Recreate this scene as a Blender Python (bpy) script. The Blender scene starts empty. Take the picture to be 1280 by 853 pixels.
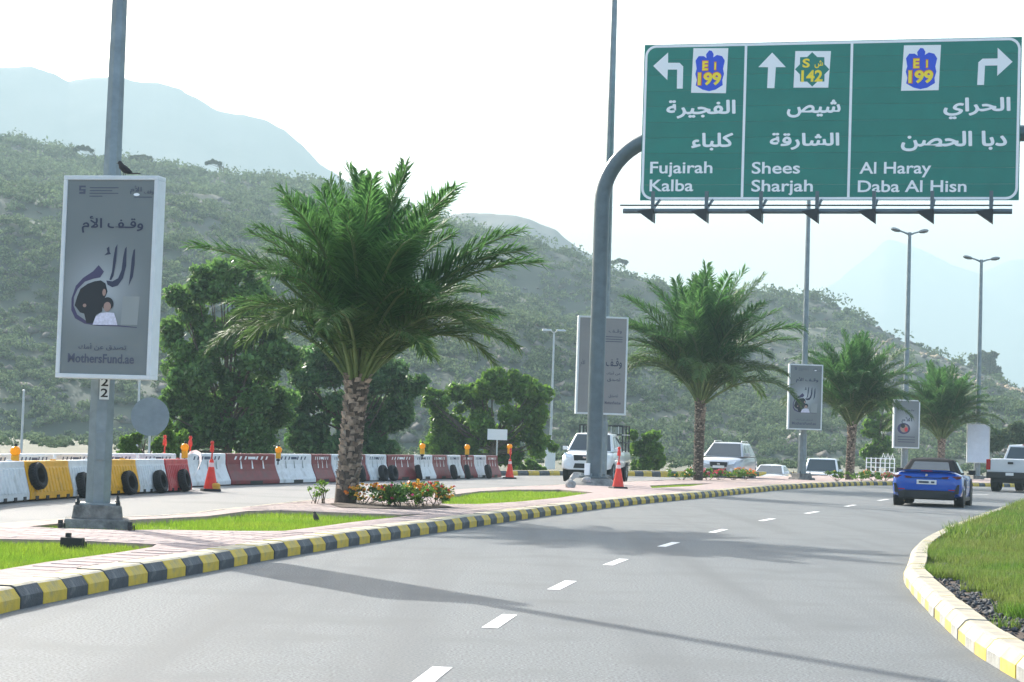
import bpy, bmesh, math, random
import numpy as np
from mathutils import Vector, Matrix
R = math.radians
rng = np.random.default_rng(7)
random.seed(7)
SC = bpy.context.scene
COL = SC.collection

# ------------------------------------------------------------------ camera
FPX, EYE, ROLL = 2450.0, 1.4, R(1.9)
PITCH = math.atan((551 - 426.5) * math.cos(ROLL) / FPX)
c_f = np.array([0, math.cos(PITCH), math.sin(PITCH)])
_r0 = np.array([1.0, 0, 0]); _u0 = np.array([0, -math.sin(PITCH), math.cos(PITCH)])
c_r = math.cos(ROLL) * _r0 + math.sin(ROLL) * _u0
c_u = -math.sin(ROLL) * _r0 + math.cos(ROLL) * _u0
c_o = np.array([0, 0, EYE])
cam = bpy.data.cameras.new('camera'); cam_o = bpy.data.objects.new('camera', cam); COL.objects.link(cam_o)
cam.sensor_width = 36.0; cam.lens = 36.0 * FPX / 1280.0; cam.clip_start = 0.1; cam.clip_end = 20000
cam_o.matrix_world = Matrix(((c_r[0], c_u[0], -c_f[0], 0), (c_r[1], c_u[1], -c_f[1], 0), (c_r[2], c_u[2], -c_f[2], EYE), (0, 0, 0, 1)))
SC.camera = cam_o

# ------------------------------------------------------------------ light
SUN_EL, SUN_AZ = R(27), R(-31.5)            # azimuth from +Y, negative to the left
wd = bpy.data.worlds.new('World'); SC.world = wd; wd.use_nodes = True
wn = wd.node_tree; bg = wn.nodes['Background']; sky = wn.nodes.new('ShaderNodeTexSky')
sky.sky_type = 'NISHITA'; sky.sun_disc = False; sky.sun_elevation = SUN_EL; sky.sun_rotation = SUN_AZ
sky.air_density = 1.0; sky.dust_density = 5.0; sky.ozone_density = 0.7; sky.altitude = 100
wn.links.new(sky.outputs[0], bg.inputs[0]); bg.inputs[1].default_value = 0.15
sl = bpy.data.lights.new('sun', 'SUN'); sl.energy = 4.0; sl.angle = R(0.55); sl.color = (1.0, 0.965, 0.90)
so = bpy.data.objects.new('sun', sl); COL.objects.link(so)
sd = Vector((math.sin(SUN_AZ) * math.cos(SUN_EL), math.cos(SUN_AZ) * math.cos(SUN_EL), math.sin(SUN_EL)))
so.rotation_euler = sd.to_track_quat('Z', 'Y').to_euler(); so.location = (-40, 60, 60)
SC.view_settings.view_transform = 'Standard'; SC.view_settings.look = 'None'
SC.view_settings.gamma = 1.0; SC.view_settings.exposure = 1.85
SC.cycles.volume_bounces = 1
SC.cycles.max_bounces = 6
SC.cycles.transparent_max_bounces = 8
SC.cycles.use_denoising = True
SC.cycles.sample_clamp_indirect = 8.0
HAZE_DENSITY = 0.00062

# ------------------------------------------------------------------ pixel -> place
def ray(px, py): return c_f + (px - 640) / FPX * c_r - (py - 426.5) / FPX * c_u
def P(px, py, z=0.0):
    d = ray(px, py); return c_o + d * ((z - EYE) / d[2])
def PD(px, py, dist):
    d = ray(px, py); return c_o + d * (dist / d[1])
def hor(px): return 551 + math.tan(ROLL) * (px - 640)

# ------------------------------------------------------------------ materials
MATS = {}
def mat(name, col, rough=0.6, var=0.0, vscale=4.0, col2=None, bump=0.0, bscale=40.0, metal=0.0, coat=0.0, spec=0.5,
        transl=0.0, island=0.0, detail=4.0, stain=None, streak=None):
    if name in MATS: return MATS[name]
    m = bpy.data.materials.new(name); m.use_nodes = True; nt = m.node_tree; b = nt.nodes['Principled BSDF']
    N = nt.nodes.new; L = nt.links.new
    b.inputs['Base Color'].default_value = (*col, 1); b.inputs['Roughness'].default_value = rough
    b.inputs['Metallic'].default_value = metal; b.inputs['Coat Weight'].default_value = coat
    b.inputs['Coat Roughness'].default_value = 0.06; b.inputs['Specular IOR Level'].default_value = spec
    tc = N('ShaderNodeTexCoord'); out = None
    if var > 0 or col2:
        nz = N('ShaderNodeTexNoise'); nz.inputs['Scale'].default_value = vscale; nz.inputs['Detail'].default_value = detail
        nz.inputs['Roughness'].default_value = 0.62
        L(tc.outputs['Object'], nz.inputs['Vector'])
        rp = N('ShaderNodeValToRGB'); L(nz.outputs['Fac'], rp.inputs['Fac'])
        c2 = col2 if col2 else tuple(x * (1 - var) for x in col)
        c1 = col if col2 else tuple(min(1, x * (1 + var)) for x in col)
        rp.color_ramp.elements[0].position = 0.33; rp.color_ramp.elements[1].position = 0.68
        rp.color_ramp.elements[0].color = (*c2, 1); rp.color_ramp.elements[1].color = (*c1, 1)
        out = rp.outputs['Color']
    if stain:
        scol, ssc, slo, shi = stain
        n2 = N('ShaderNodeTexNoise'); n2.inputs['Scale'].default_value = ssc; n2.inputs['Detail'].default_value = 6
        L(tc.outputs['Object'], n2.inputs['Vector'])
        mr = N('ShaderNodeMapRange'); mr.inputs['From Min'].default_value = slo; mr.inputs['From Max'].default_value = shi
        L(n2.outputs['Fac'], mr.inputs['Value'])
        mx = N('ShaderNodeMix'); mx.data_type = 'RGBA'; L(mr.outputs[0], mx.inputs[0])
        if out: L(out, mx.inputs[6])
        else: mx.inputs[6].default_value = (*col, 1)
        mx.inputs[7].default_value = (*scol, 1); out = mx.outputs[2]
    if streak:
        scol, sx, sy, rot, slo, shi = streak
        mp = N('ShaderNodeMapping'); mp.inputs['Rotation'].default_value = (0, 0, rot); mp.inputs['Scale'].default_value = (sx, sy, 1); L(tc.outputs['Object'], mp.inputs['Vector'])
        n3 = N('ShaderNodeTexNoise'); n3.inputs['Scale'].default_value = 1.0; n3.inputs['Detail'].default_value = 4; L(mp.outputs[0], n3.inputs['Vector'])
        mr = N('ShaderNodeMapRange'); mr.inputs['From Min'].default_value = slo; mr.inputs['From Max'].default_value = shi; L(n3.outputs['Fac'], mr.inputs['Value'])
        mx = N('ShaderNodeMix'); mx.data_type = 'RGBA'; L(mr.outputs[0], mx.inputs[0]); L(out, mx.inputs[6]); mx.inputs[7].default_value = (*scol, 1); out = mx.outputs[2]
    if island > 0:
        ge = N('ShaderNodeNewGeometry'); mr = N('ShaderNodeMapRange')
        mr.inputs['To Min'].default_value = 1 - island; mr.inputs['To Max'].default_value = 1 + island
        L(ge.outputs['Random Per Island'], mr.inputs['Value'])
        hs = N('ShaderNodeHueSaturation')
        if out: L(out, hs.inputs['Color'])
        else: hs.inputs['Color'].default_value = (*col, 1)
        L(mr.outputs[0], hs.inputs['Value']); out = hs.outputs['Color']
    if out: L(out, b.inputs['Base Color'])
    if bump > 0:
        nb = N('ShaderNodeTexNoise'); nb.inputs['Scale'].default_value = bscale; nb.inputs['Detail'].default_value = 5
        L(tc.outputs['Object'], nb.inputs['Vector'])
        bp = N('ShaderNodeBump'); bp.inputs['Strength'].default_value = bump; bp.inputs['Distance'].default_value = 0.02
        L(nb.outputs['Fac'], bp.inputs['Height']); L(bp.outputs[0], b.inputs['Normal'])
    if transl > 0:
        tr = N('ShaderNodeBsdfTranslucent'); ms = N('ShaderNodeMixShader'); ms.inputs[0].default_value = transl
        if out: L(out, tr.inputs['Color'])
        else: tr.inputs['Color'].default_value = (*col, 1)
        L(b.outputs[0], ms.inputs[1]); L(tr.outputs[0], ms.inputs[2])
        L(ms.outputs[0], nt.nodes['Material Output'].inputs['Surface'])
    MATS[name] = m; return m

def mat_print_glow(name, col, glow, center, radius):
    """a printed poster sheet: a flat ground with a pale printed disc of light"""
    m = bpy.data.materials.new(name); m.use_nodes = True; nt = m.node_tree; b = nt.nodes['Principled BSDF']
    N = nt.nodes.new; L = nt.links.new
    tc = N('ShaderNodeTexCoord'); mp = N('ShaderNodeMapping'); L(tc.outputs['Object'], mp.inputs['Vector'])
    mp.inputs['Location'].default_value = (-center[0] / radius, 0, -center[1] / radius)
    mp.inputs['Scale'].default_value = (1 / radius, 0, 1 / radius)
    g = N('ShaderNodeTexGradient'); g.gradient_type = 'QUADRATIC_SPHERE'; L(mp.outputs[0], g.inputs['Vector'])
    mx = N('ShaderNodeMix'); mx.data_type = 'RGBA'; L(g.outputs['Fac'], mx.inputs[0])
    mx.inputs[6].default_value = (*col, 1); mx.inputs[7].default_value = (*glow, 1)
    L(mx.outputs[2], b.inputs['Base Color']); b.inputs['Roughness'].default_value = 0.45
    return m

M_asphalt = mat('asphalt', (0.136, 0.149, 0.152), 0.8, var=0.55, vscale=50, bump=0.2, bscale=140, detail=3, spec=0.3, stain=((0.11, 0.12, 0.123), 0.9, 0.5, 0.72), streak=((0.098, 0.107, 0.111), 1.1, 0.045, R(11), 0.5, 0.75))
M_asphalt_far = mat('asphalt_old', (0.19, 0.19, 0.185), 0.8, var=0.2, vscale=30, bump=0.3, bscale=80, spec=0.3, stain=((0.14, 0.14, 0.14), 0.4, 0.5, 0.7))
M_mark = mat('road_paint', (0.74, 0.74, 0.72), 0.6, var=0.12, vscale=40, bump=0.2, bscale=150, stain=((0.4, 0.4, 0.4), 14, 0.55, 0.75))
M_pave = mat('paver_bed', (0.33, 0.25, 0.23), 0.9, var=0.18, vscale=9, bump=0.3, bscale=60)
M_paver = mat('paver_stone', (0.33, 0.255, 0.235), 0.85, var=0.16, vscale=11, bump=0.25, bscale=90, stain=((0.24, 0.2, 0.185), 1.2, 0.5, 0.75))
M_paver2 = mat('paver_stone_pale', (0.38, 0.30, 0.275), 0.85, var=0.14, vscale=8, bump=0.25, bscale=90)
M_ground = mat('sandy_ground', (0.15, 0.145, 0.10), 0.95, col2=(0.09, 0.095, 0.06), vscale=0.35, bump=0.5, bscale=6)
M_soil = mat('soil', (0.075, 0.05, 0.035), 0.95, var=0.4, vscale=20, bump=0.8, bscale=40)
M_conc = mat('concrete', (0.36, 0.35, 0.33), 0.85, var=0.18, vscale=7, bump=0.35, bscale=55, stain=((0.2, 0.2, 0.19), 5, 0.5, 0.75))
M_concd = mat('concrete_weathered', (0.20, 0.195, 0.18), 0.9, var=0.3, vscale=9, bump=0.7, bscale=35, stain=((0.09, 0.09, 0.085), 6, 0.5, 0.72))
M_kyel = mat('kerb_paint_yellow', (0.62, 0.42, 0.04), 0.65, var=0.14, vscale=6, bump=0.35, bscale=45, stain=((0.30, 0.25, 0.13), 5, 0.5, 0.78))
M_kblk = mat('kerb_paint_black', (0.045, 0.052, 0.06), 0.6, var=0.3, vscale=6, bump=0.35, bscale=45, stain=((0.15, 0.15, 0.15), 9, 0.56, 0.8))
M_ktop = mat('kerb_concrete_top', (0.44, 0.39, 0.27), 0.8, var=0.16, vscale=8, bump=0.3, bscale=60, stain=((0.30, 0.27, 0.22), 3, 0.5, 0.75))
M_kgrey = mat('kerb_faded_grey', (0.34, 0.34, 0.31), 0.7, var=0.2, vscale=7, bump=0.35, bscale=45, stain=((0.17, 0.165, 0.15), 4, 0.5, 0.75))
M_kyelp = mat('kerb_faded_yellow', (0.66, 0.47, 0.07), 0.65, var=0.14, vscale=7, bump=0.35, bscale=45, stain=((0.36, 0.30, 0.18), 4, 0.5, 0.75))
M_galv = mat('galvanised_steel', (0.20, 0.24, 0.255), 0.42, var=0.15, vscale=5, metal=0.5, bump=0.05, bscale=30)
M_galvl = mat('pale_steel', (0.50, 0.53, 0.54), 0.45, var=0.08, vscale=6, metal=0.35)
M_gantry = mat('gantry_grey_paint', (0.10, 0.135, 0.15), 0.40, var=0.15, vscale=3, metal=0.2, bump=0.05, bscale=25)
M_dark = mat('dark_metal', (0.02, 0.025, 0.028), 0.5, metal=0.2)
M_black = mat('black_plastic', (0.012, 0.013, 0.014), 0.55)
M_rubber = mat('rubber', (0.018, 0.018, 0.019), 0.8, var=0.3, vscale=20, bump=0.3, bscale=60)
M_white = mat('white_plastic', (0.72, 0.74, 0.75), 0.45, var=0.07, vscale=5, stain=((0.42, 0.42, 0.40), 3.5, 0.55, 0.8), transl=0.12)
M_ylw = mat('yellow_plastic', (0.80, 0.40, 0.006), 0.45, var=0.12, vscale=5, stain=((0.42, 0.22, 0.03), 3.5, 0.58, 0.8), transl=0.12)
M_red = mat('red_plastic', (0.52, 0.05, 0.05), 0.45, var=0.12, vscale=5, stain=((0.55, 0.22, 0.20), 3.5, 0.5, 0.8), transl=0.12)
M_maroon = mat('maroon_plastic', (0.19, 0.012, 0.018), 0.45, var=0.2, vscale=5, stain=((0.12, 0.035, 0.035), 3.5, 0.52, 0.8), transl=0.08)
M_chev = mat('navy_chevron', (0.03, 0.05, 0.10), 0.5)
M_chevw = mat('white_chevron', (0.8, 0.8, 0.8), 0.5)
M_cone = mat('cone_orange_red', (0.78, 0.045, 0.02), 0.4, var=0.1, vscale=8, transl=0.15)
M_amber = mat('amber_lens', (0.95, 0.50, 0.01), 0.25, transl=0.4)
M_frame = mat('poster_frame_white', (0.62, 0.66, 0.66), 0.4, var=0.05, vscale=5)
M_ink = mat('poster_ink', (0.028, 0.035, 0.07), 0.5)
M_inks = mat('poster_ink_soft', (0.075, 0.085, 0.12), 0.5)
M_inkp = mat('poster_purple', (0.055, 0.048, 0.11), 0.5)
M_inkb = mat('poster_black_cloth', (0.018, 0.022, 0.026), 0.6)
M_skin = mat('poster_skin_print', (0.33, 0.22, 0.18), 0.5)
M_shirt = mat('poster_shirt_print', (0.62, 0.62, 0.72), 0.5, var=0.15, vscale=30)
M_pane = mat('poster_pale_print', (0.27, 0.295, 0.285), 0.5)
M_signg = mat('sign_green', (0.0, 0.195, 0.145), 0.4, var=0.07, vscale=1.5)
M_signg2 = mat('sign_green_b', (0.0, 0.184, 0.137), 0.4, var=0.07, vscale=1.5)
M_signw = mat('sign_white', (0.86, 0.88, 0.88), 0.4)
M_signb = mat('sign_blue', (0.008, 0.07, 0.62), 0.4)
M_signy = mat('sign_yellow', (0.95, 0.72, 0.02), 0.4)
M_signr = mat('sign_red_outline', (0.65, 0.10, 0.03), 0.4)
M_bark = mat('palm_bark', (0.085, 0.065, 0.05), 0.95, var=0.45, vscale=14, bump=0.9, bscale=40)
M_bark2 = mat('palm_boot', (0.29, 0.235, 0.185), 0.9, var=0.4, vscale=9, bump=0.6, bscale=50, island=0.5)
M_wood = mat('tree_bark', (0.11, 0.085, 0.06), 0.95, var=0.4, vscale=12, bump=0.8, bscale=30)
M_palm = mat('palm_leaf', (0.078, 0.182, 0.048), 0.55, var=0.3, vscale=0.9, transl=0.48, island=0.35, spec=0.35)
M_palmd = mat('palm_leaf_old', (0.088, 0.16, 0.045), 0.55, var=0.3, vscale=0.9, transl=0.42, island=0.35, spec=0.3)
M_rachis = mat('palm_rachis', (0.125, 0.18, 0.06), 0.55, var=0.2, vscale=6, spec=0.3)
M_leafa = mat('leaf_dark', (0.08, 0.165, 0.05), 0.5, var=0.4, vscale=0.8, transl=0.46, island=0.4)
M_leafb = mat('leaf_mid', (0.105, 0.205, 0.05), 0.5, var=0.4, vscale=0.8, transl=0.5, island=0.4)
M_leafc = mat('leaf_bright', (0.12, 0.23, 0.03), 0.5, var=0.35, vscale=0.9, transl=0.48, island=0.35)
M_scrub = mat('scrub_leaf', (0.135, 0.19, 0.095), 0.9, col2=(0.08, 0.115, 0.06), vscale=0.05, transl=0.36, island=0.4, spec=0.1)
M_acac = mat('acacia_leaf', (0.095, 0.12, 0.06), 0.8, var=0.3, vscale=0.5, transl=0.4, island=0.4, spec=0.1)
M_grass = mat('lawn_blade', (0.19, 0.34, 0.022), 0.6, col2=(0.27, 0.36, 0.035), vscale=0.6, transl=0.4, island=0.3)
M_lawn = mat('lawn_ground', (0.17, 0.27, 0.022), 0.9, col2=(0.22, 0.27, 0.03), vscale=1.4, bump=0.6, bscale=70, stain=((0.20, 0.165, 0.09), 1.1, 0.56, 0.70))
M_wild = mat('wild_grass', (0.10, 0.215, 0.02), 0.6, col2=(0.20, 0.23, 0.055), vscale=0.8, transl=0.4, island=0.45)
M_gravel = mat('dark_gravel', (0.042, 0.046, 0.05), 0.8, island=0.6, bump=0.3, bscale=80)
M_hill = mat('hillside', (0.060, 0.082, 0.056), 0.95, col2=(0.042, 0.056, 0.042), vscale=0.09, bump=0.7, bscale=0.6, stain=((0.080, 0.088, 0.062), 0.045, 0.6, 0.78), detail=8)
M_mount = mat('mountain', (0.15, 0.135, 0.115), 0.95, var=0.35, vscale=0.008, detail=9)
M_rock = mat('rock', (0.12, 0.11, 0.095), 0.9, var=0.3, vscale=1.2, bump=0.6, bscale=5, island=0.3)
M_rockp = mat('terrace_stone', (0.38, 0.29, 0.19), 0.9, var=0.3, vscale=1.2, bump=0.6, bscale=5, island=0.3)
M_flo = mat('orange_petals', (0.80, 0.27, 0.04), 0.5, transl=0.3, island=0.3)
M_fly = mat('yellow_petals', (0.85, 0.50, 0.06), 0.5, transl=0.3, island=0.3)
M_flr = mat('red_petals', (0.62, 0.05, 0.06), 0.5, transl=0.3, island=0.3)
M_flp = mat('pink_petals', (0.75, 0.06, 0.20), 0.5, transl=0.3, island=0.3)
M_glass = mat('car_glass', (0.03, 0.045, 0.05), 0.06, spec=0.8)
M_glassl = mat('windscreen_glass', (0.035, 0.05, 0.056), 0.07, spec=0.6)
M_carw = mat('car_white', (0.78, 0.79, 0.79), 0.3, coat=0.8)
M_carp = mat('car_pale_silver', (0.58, 0.60, 0.61), 0.3, coat=0.7)
M_cars = mat('car_silver', (0.42, 0.44, 0.47), 0.3, metal=0.4, coat=0.8)
M_carb = mat('car_blue', (0.0, 0.068, 0.38), 0.25, coat=0.6, spec=0.25)
M_soft = mat('soft_top', (0.007, 0.009, 0.013), 0.8, spec=0.15, bump=0.2, bscale=200)
M_chrome = mat('chrome', (0.7, 0.7, 0.7), 0.15, metal=1.0)
M_lampw = mat('headlamp', (0.82, 0.86, 0.88), 0.1, spec=0.8)
M_tail = mat('tail_lamp', (0.45, 0.01, 0.012), 0.15, transl=0.2)
M_taild = mat('tail_lamp_smoked', (0.09, 0.006, 0.01), 0.12)
M_plate = mat('number_plate', (0.75, 0.75, 0.73), 0.4)
M_bird = mat('bird_feathers', (0.018, 0.016, 0.015), 0.8)
M_birdb = mat('bird_breast', (0.12, 0.10, 0.085), 0.8)
M_signback = mat('sign_back_grey', (0.19, 0.23, 0.25), 0.6, metal=0.1, var=0.1)
M_blank = mat('poster_blank_pale', (0.62, 0.70, 0.78), 0.45, var=0.05)
M_tape = mat('warning_tape', (0.85, 0.72, 0.70), 0.5, transl=0.3)

# ------------------------------------------------------------------ mesh helpers
class MB:
    def __init__(s): s.v = []; s.f = []; s.m = []
    def add(s, vs, fs, mi=0):
        o = len(s.v); s.v += [tuple(map(float, p)) for p in vs]; s.f += [tuple(i + o for i in f) for f in fs]; s.m += [mi] * len(fs); return s
    def box(s, c, d, mi=0, rz=0.0, top=1.0):
        x, y, z = d[0] / 2, d[1] / 2, d[2] / 2; ca, sa = math.cos(rz), math.sin(rz); vs = []
        for k, q in ((-1, 1.0), (1, top)):
            for a, b in ((-1, -1), (1, -1), (1, 1), (-1, 1)):
                X, Y = a * x * q, b * y * q; vs.append((c[0] + X * ca - Y * sa, c[1] + X * sa + Y * ca, c[2] + k * z))
        return s.add(vs, [(3, 2, 1, 0), (4, 5, 6, 7), (0, 1, 5, 4), (1, 2, 6, 5), (2, 3, 7, 6), (3, 0, 4, 7)], mi)
    def tube(s, pts, rad, n=8, mi=0, cap=True):
        pts = [Vector(p) for p in pts]; k = len(pts); rad = rad if hasattr(rad, '__len__') else [rad] * k
        t0 = (pts[1] - pts[0]).normalized(); ref = Vector((0, 0, 1)) if abs(t0.z) < 0.9 else Vector((1, 0, 0))
        nx = t0.cross(ref).normalized(); vs = []
        for i in range(k):
            t = (pts[min(i + 1, k - 1)] - pts[max(i - 1, 0)]).normalized()
            nx = (nx - t * nx.dot(t)).normalized(); ny = t.cross(nx)
            for j in range(n):
                a = 2 * math.pi * (j + 0.5) / n; vs.append(pts[i] + (nx * math.cos(a) + ny * math.sin(a)) * rad[i])
        fs = [(i * n + j, i * n + (j + 1) % n, (i + 1) * n + (j + 1) % n, (i + 1) * n + j) for i in range(k - 1) for j in range(n)]
        if cap: fs += [tuple(range(n))[::-1], tuple(range((k - 1) * n, k * n))]
        return s.add(vs, fs, mi)
    def lathe(s, prof, n=20, axis='z', c=(0, 0, 0), mi=0):
        vs = []
        for r, h in prof:
            for j in range(n):
                a = 2 * math.pi * j / n; x, y = r * math.cos(a), r * math.sin(a)
                p = (x, y, h) if axis == 'z' else (x, h, y) if axis == 'y' else (h, x, y)
                vs.append((p[0] + c[0], p[1] + c[1], p[2] + c[2]))
        k = len(prof)
        return s.add(vs, [(i * n + j, i * n + (j + 1) % n, (i + 1) * n + (j + 1) % n, (i + 1) * n + j) for i in range(k - 1) for j in range(n)], mi)
    def prism(s, poly, y0, y1, mi=0):
        """polygon in the x-z plane, thick along y"""
        n = len(poly); vs = [(p[0], y0, p[1]) for p in poly] + [(p[0], y1, p[1]) for p in poly]
        return s.add(vs, [tuple(range(n)), tuple(range(2 * n - 1, n - 1, -1))] + [(i, i + n, (i + 1) % n + n, (i + 1) % n) for i in range(n)], mi)
    def prismz(s, poly, z0, z1, mi=0):
        n = len(poly); vs = [(p[0], p[1], z0) for p in poly] + [(p[0], p[1], z1) for p in poly]
        return s.add(vs, [tuple(range(n))[::-1], tuple(range(n, 2 * n))] + [(i, (i + 1) % n, (i + 1) % n + n, i + n) for i in range(n)], mi)
    def build(s, name, mats, parent=None, smooth=False, bevel=0.0, segs=2, loc=None, fix=True):
        me = bpy.data.meshes.new(name); me.from_pydata(s.v, [], s.f)
        for m in (mats if isinstance(mats, (list, tuple)) else [mats]): me.materials.append(m)
        if any(s.m): me.polygons.foreach_set('material_index', s.m)
        if fix or bevel:
            bm = bmesh.new(); bm.from_mesh(me)
            if bevel:
                bm.normal_update()
                es = [e for e in bm.edges if len(e.link_faces) == 2 and e.calc_face_angle(0) > 0.35]
                bmesh.ops.bevel(bm, geom=es, offset=bevel, segments=segs, profile=0.6, affect='EDGES', clamp_overlap=True)
            bmesh.ops.recalc_face_normals(bm, faces=bm.faces); bm.to_mesh(me); bm.free()
        return mesh_obj(name, me, parent, smooth, loc)
def mesh_obj(name, me, parent=None, smooth=False, loc=None):
    if smooth:
        me.polygons.foreach_set('use_smooth', [True] * len(me.polygons))
        if smooth != 'all':
            try: me.set_sharp_from_angle(angle=R(38))
            except Exception: pass
    me.update(); o = bpy.data.objects.new(name, me); COL.objects.link(o)
    if parent: o.parent = parent
    if loc is not None: o.location = loc
    return o
def np_obj(name, V, Fq, mats, parent=None, mi=None, smooth=False):
    """bulk mesh from numpy: V (n,3), Fq (m,k) with k = 3 or 4"""
    V = np.asarray(V, np.float32); Fq = np.asarray(Fq, np.int32); k = Fq.shape[1]
    me = bpy.data.meshes.new(name); me.vertices.add(len(V)); me.vertices.foreach_set('co', V.ravel())
    me.loops.add(Fq.size); me.loops.foreach_set('vertex_index', Fq.ravel())
    me.polygons.add(len(Fq)); me.polygons.foreach_set('loop_start', np.arange(len(Fq), dtype=np.int32) * k)
    for m in (mats if isinstance(mats, (list, tuple)) else [mats]): me.materials.append(m)
    if mi is not None: me.polygons.foreach_set('material_index', np.asarray(mi, np.int32))
    me.update(calc_edges=True); me.validate()
    return mesh_obj(name, me, parent, 'all' if smooth else False)
def tag(o, label=None, cat=None, group=None, kind=None):
    for k, v in (('label', label), ('category', cat), ('group', group), ('kind', kind)):
        if v: o[k] = v
    return o
def thing(name, label, cat, loc=(0, 0, 0), rz=0.0, group=None):
    o = bpy.data.objects.new(name, None); COL.objects.link(o); o.location = loc; o.rotation_euler = (0, 0, rz); o.empty_display_size = 0.3
    return tag(o, label, cat, group)
def copy_tree(o, parent=None):
    c = o.copy(); COL.objects.link(c); c.parent = parent
    for ch in o.children: copy_tree(ch, c)
    return c
def struct(o): o['kind'] = 'structure'; return o
def catmull(pts, step):
    pts = np.array(pts, float); pts = np.vstack([2 * pts[0] - pts[1], pts, 2 * pts[-1] - pts[-2]]); out = []
    for i in range(1, len(pts) - 2):
        p0, p1, p2, p3 = pts[i - 1:i + 3]
        for t in np.linspace(0, 1, 24, endpoint=False):
            out.append(0.5 * (2 * p1 + (p2 - p0) * t + (2 * p0 - 5 * p1 + 4 * p2 - p3) * t * t + (3 * p1 - p0 - 3 * p2 + p3) * t ** 3))
    out.append(pts[-2]); out = np.array(out)
    s = np.r_[0, np.cumsum(np.linalg.norm(np.diff(out, axis=0), axis=1))]
    q = np.arange(0, s[-1], step); return np.c_[np.interp(q, s, out[:, 0]), np.interp(q, s, out[:, 1])]
def offset(line, d):
    t = np.gradient(line, axis=0); t /= np.linalg.norm(t, axis=1)[:, None]; return line + np.c_[t[:, 1], -t[:, 0]] * d   # + to the right
def inpoly(pts, poly):
    pts = np.asarray(pts); poly = np.asarray(poly); x, y = pts[:, 0], pts[:, 1]; ins = np.zeros(len(pts), bool); j = len(poly) - 1
    for i in range(len(poly)):
        xi, yi = poly[i]; xj, yj = poly[j]
        c = ((yi > y) != (yj > y)) & (x < (xj - xi) * (y - yi) / (yj - yi + 1e-12) + xi); ins ^= c; j = i
    return ins
def sheet(name, poly, z, m, parent=None, thick=0.0):
    mb = MB(); n = len(poly)
    if thick: mb.prismz([tuple(p) for p in poly], z - thick, z)
    else: mb.add([(p[0], p[1], z) for p in poly], [tuple(range(n))])
    me = bpy.data.meshes.new(name); me.from_pydata(mb.v, [], mb.f); me.materials.append(m)
    bm = bmesh.new(); bm.from_mesh(me); bmesh.ops.recalc_face_normals(bm, faces=bm.faces)
    if not thick and bm.faces[:][0].normal.z < 0: bmesh.ops.reverse_faces(bm, faces=bm.faces[:])
    bmesh.ops.triangulate(bm, faces=[f for f in bm.faces if len(f.verts) > 4]); bm.to_mesh(me); bm.free()
    return mesh_obj(name, me, parent)
def vnoise(x, y, seed=0):
    """smooth value noise, numpy"""
    r = np.random.default_rng(seed); T = r.random((64, 64))
    xi = np.floor(x).astype(int); yi = np.floor(y).astype(int); fx = x - xi; fy = y - yi
    fx = fx * fx * (3 - 2 * fx); fy = fy * fy * (3 - 2 * fy); g = lambda a, b: T[a % 64, b % 64]
    return (g(xi, yi) * (1 - fx) + g(xi + 1, yi) * fx) * (1 - fy) + (g(xi, yi + 1) * (1 - fx) + g(xi + 1, yi + 1) * fx) * fy
def fbm(x, y, oct=5, seed=0):
    s = 0; a = 1; t = 0
    for o in range(oct): s = s + a * (vnoise(x * 2 ** o, y * 2 ** o, seed + o) - 0.5); t += a; a *= 0.5
    return s / t

# ------------------------------------------------------------------ lettering
AF = {}
for _c, _b, _n in (('ا', 0xFE8D, 2), ('أ', 0xFE83, 2), ('ب', 0xFE8F, 4), ('ة', 0xFE93, 2), ('ت', 0xFE95, 4), ('ج', 0xFE9D, 4), ('ح', 0xFEA1, 4),
                   ('د', 0xFEA9, 2), ('ر', 0xFEAD, 2), ('س', 0xFEB1, 4), ('ش', 0xFEB5, 4), ('ص', 0xFEB9, 4), ('ع', 0xFEC9, 4), ('ف', 0xFED1, 4),
                   ('ق', 0xFED5, 4), ('ك', 0xFED9, 4), ('ل', 0xFEDD, 4), ('م', 0xFEE1, 4), ('ن', 0xFEE5, 4), ('و', 0xFEED, 2), ('ي', 0xFEF1, 4), ('#', 0xFEF7, 2)):
    AF[_c] = [chr(_b + i) for i in range(_n)]
AF['ة'] = ['\uFE94', '\uFE94']; AF['ء'] = ['\uFE80', '\uFE80']; AF['ـ'] = ['\u0640'] * 4
def arabic(s):
    s = s.replace('لأ', '#'); out = []
    for i, c in enumerate(s):
        if c not in AF: out.append(c); continue
        p = i > 0 and len(AF.get(s[i - 1], '')) == 4; n = len(AF[c]) == 4 and i < len(s) - 1 and s[i + 1] in AF and s[i + 1] != 'ء'
        p = p and c != 'ء'
        out.append(AF[c][3 if p and n else 2 if n else 1 if p else 0])
    return ''.join(reversed(out))
_glyph = {}
def _raw(body, bold):
    c = bpy.data.curves.new('glyph', 'FONT'); c.body = body; c.size = 1; c.offset = bold; c.resolution_u = 4
    o = bpy.data.objects.new('glyph', c); COL.objects.link(o); bpy.context.view_layer.update()
    dg = bpy.context.evaluated_depsgraph_get(); me = bpy.data.meshes.new_from_object(o.evaluated_get(dg))
    v = [(p.co.x, p.co.y) for p in me.vertices]; f = [tuple(q.vertices) for q in me.polygons]
    bpy.data.objects.remove(o); bpy.data.curves.remove(c); bpy.data.meshes.remove(me); return v, f
def glyph(ch, bold):
    k = (ch, bold)
    if k not in _glyph:
        i0 = _glyph.setdefault(('I', 'adv', bold), max(p[0] for p in _raw('I', bold)[0]))
        adv = max(p[0] for p in _raw(ch + 'I', bold)[0]) - i0
        _glyph[k] = (*((_raw(ch, bold)) if ch.strip() else ([], [])), adv)
    return _glyph[k]
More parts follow.
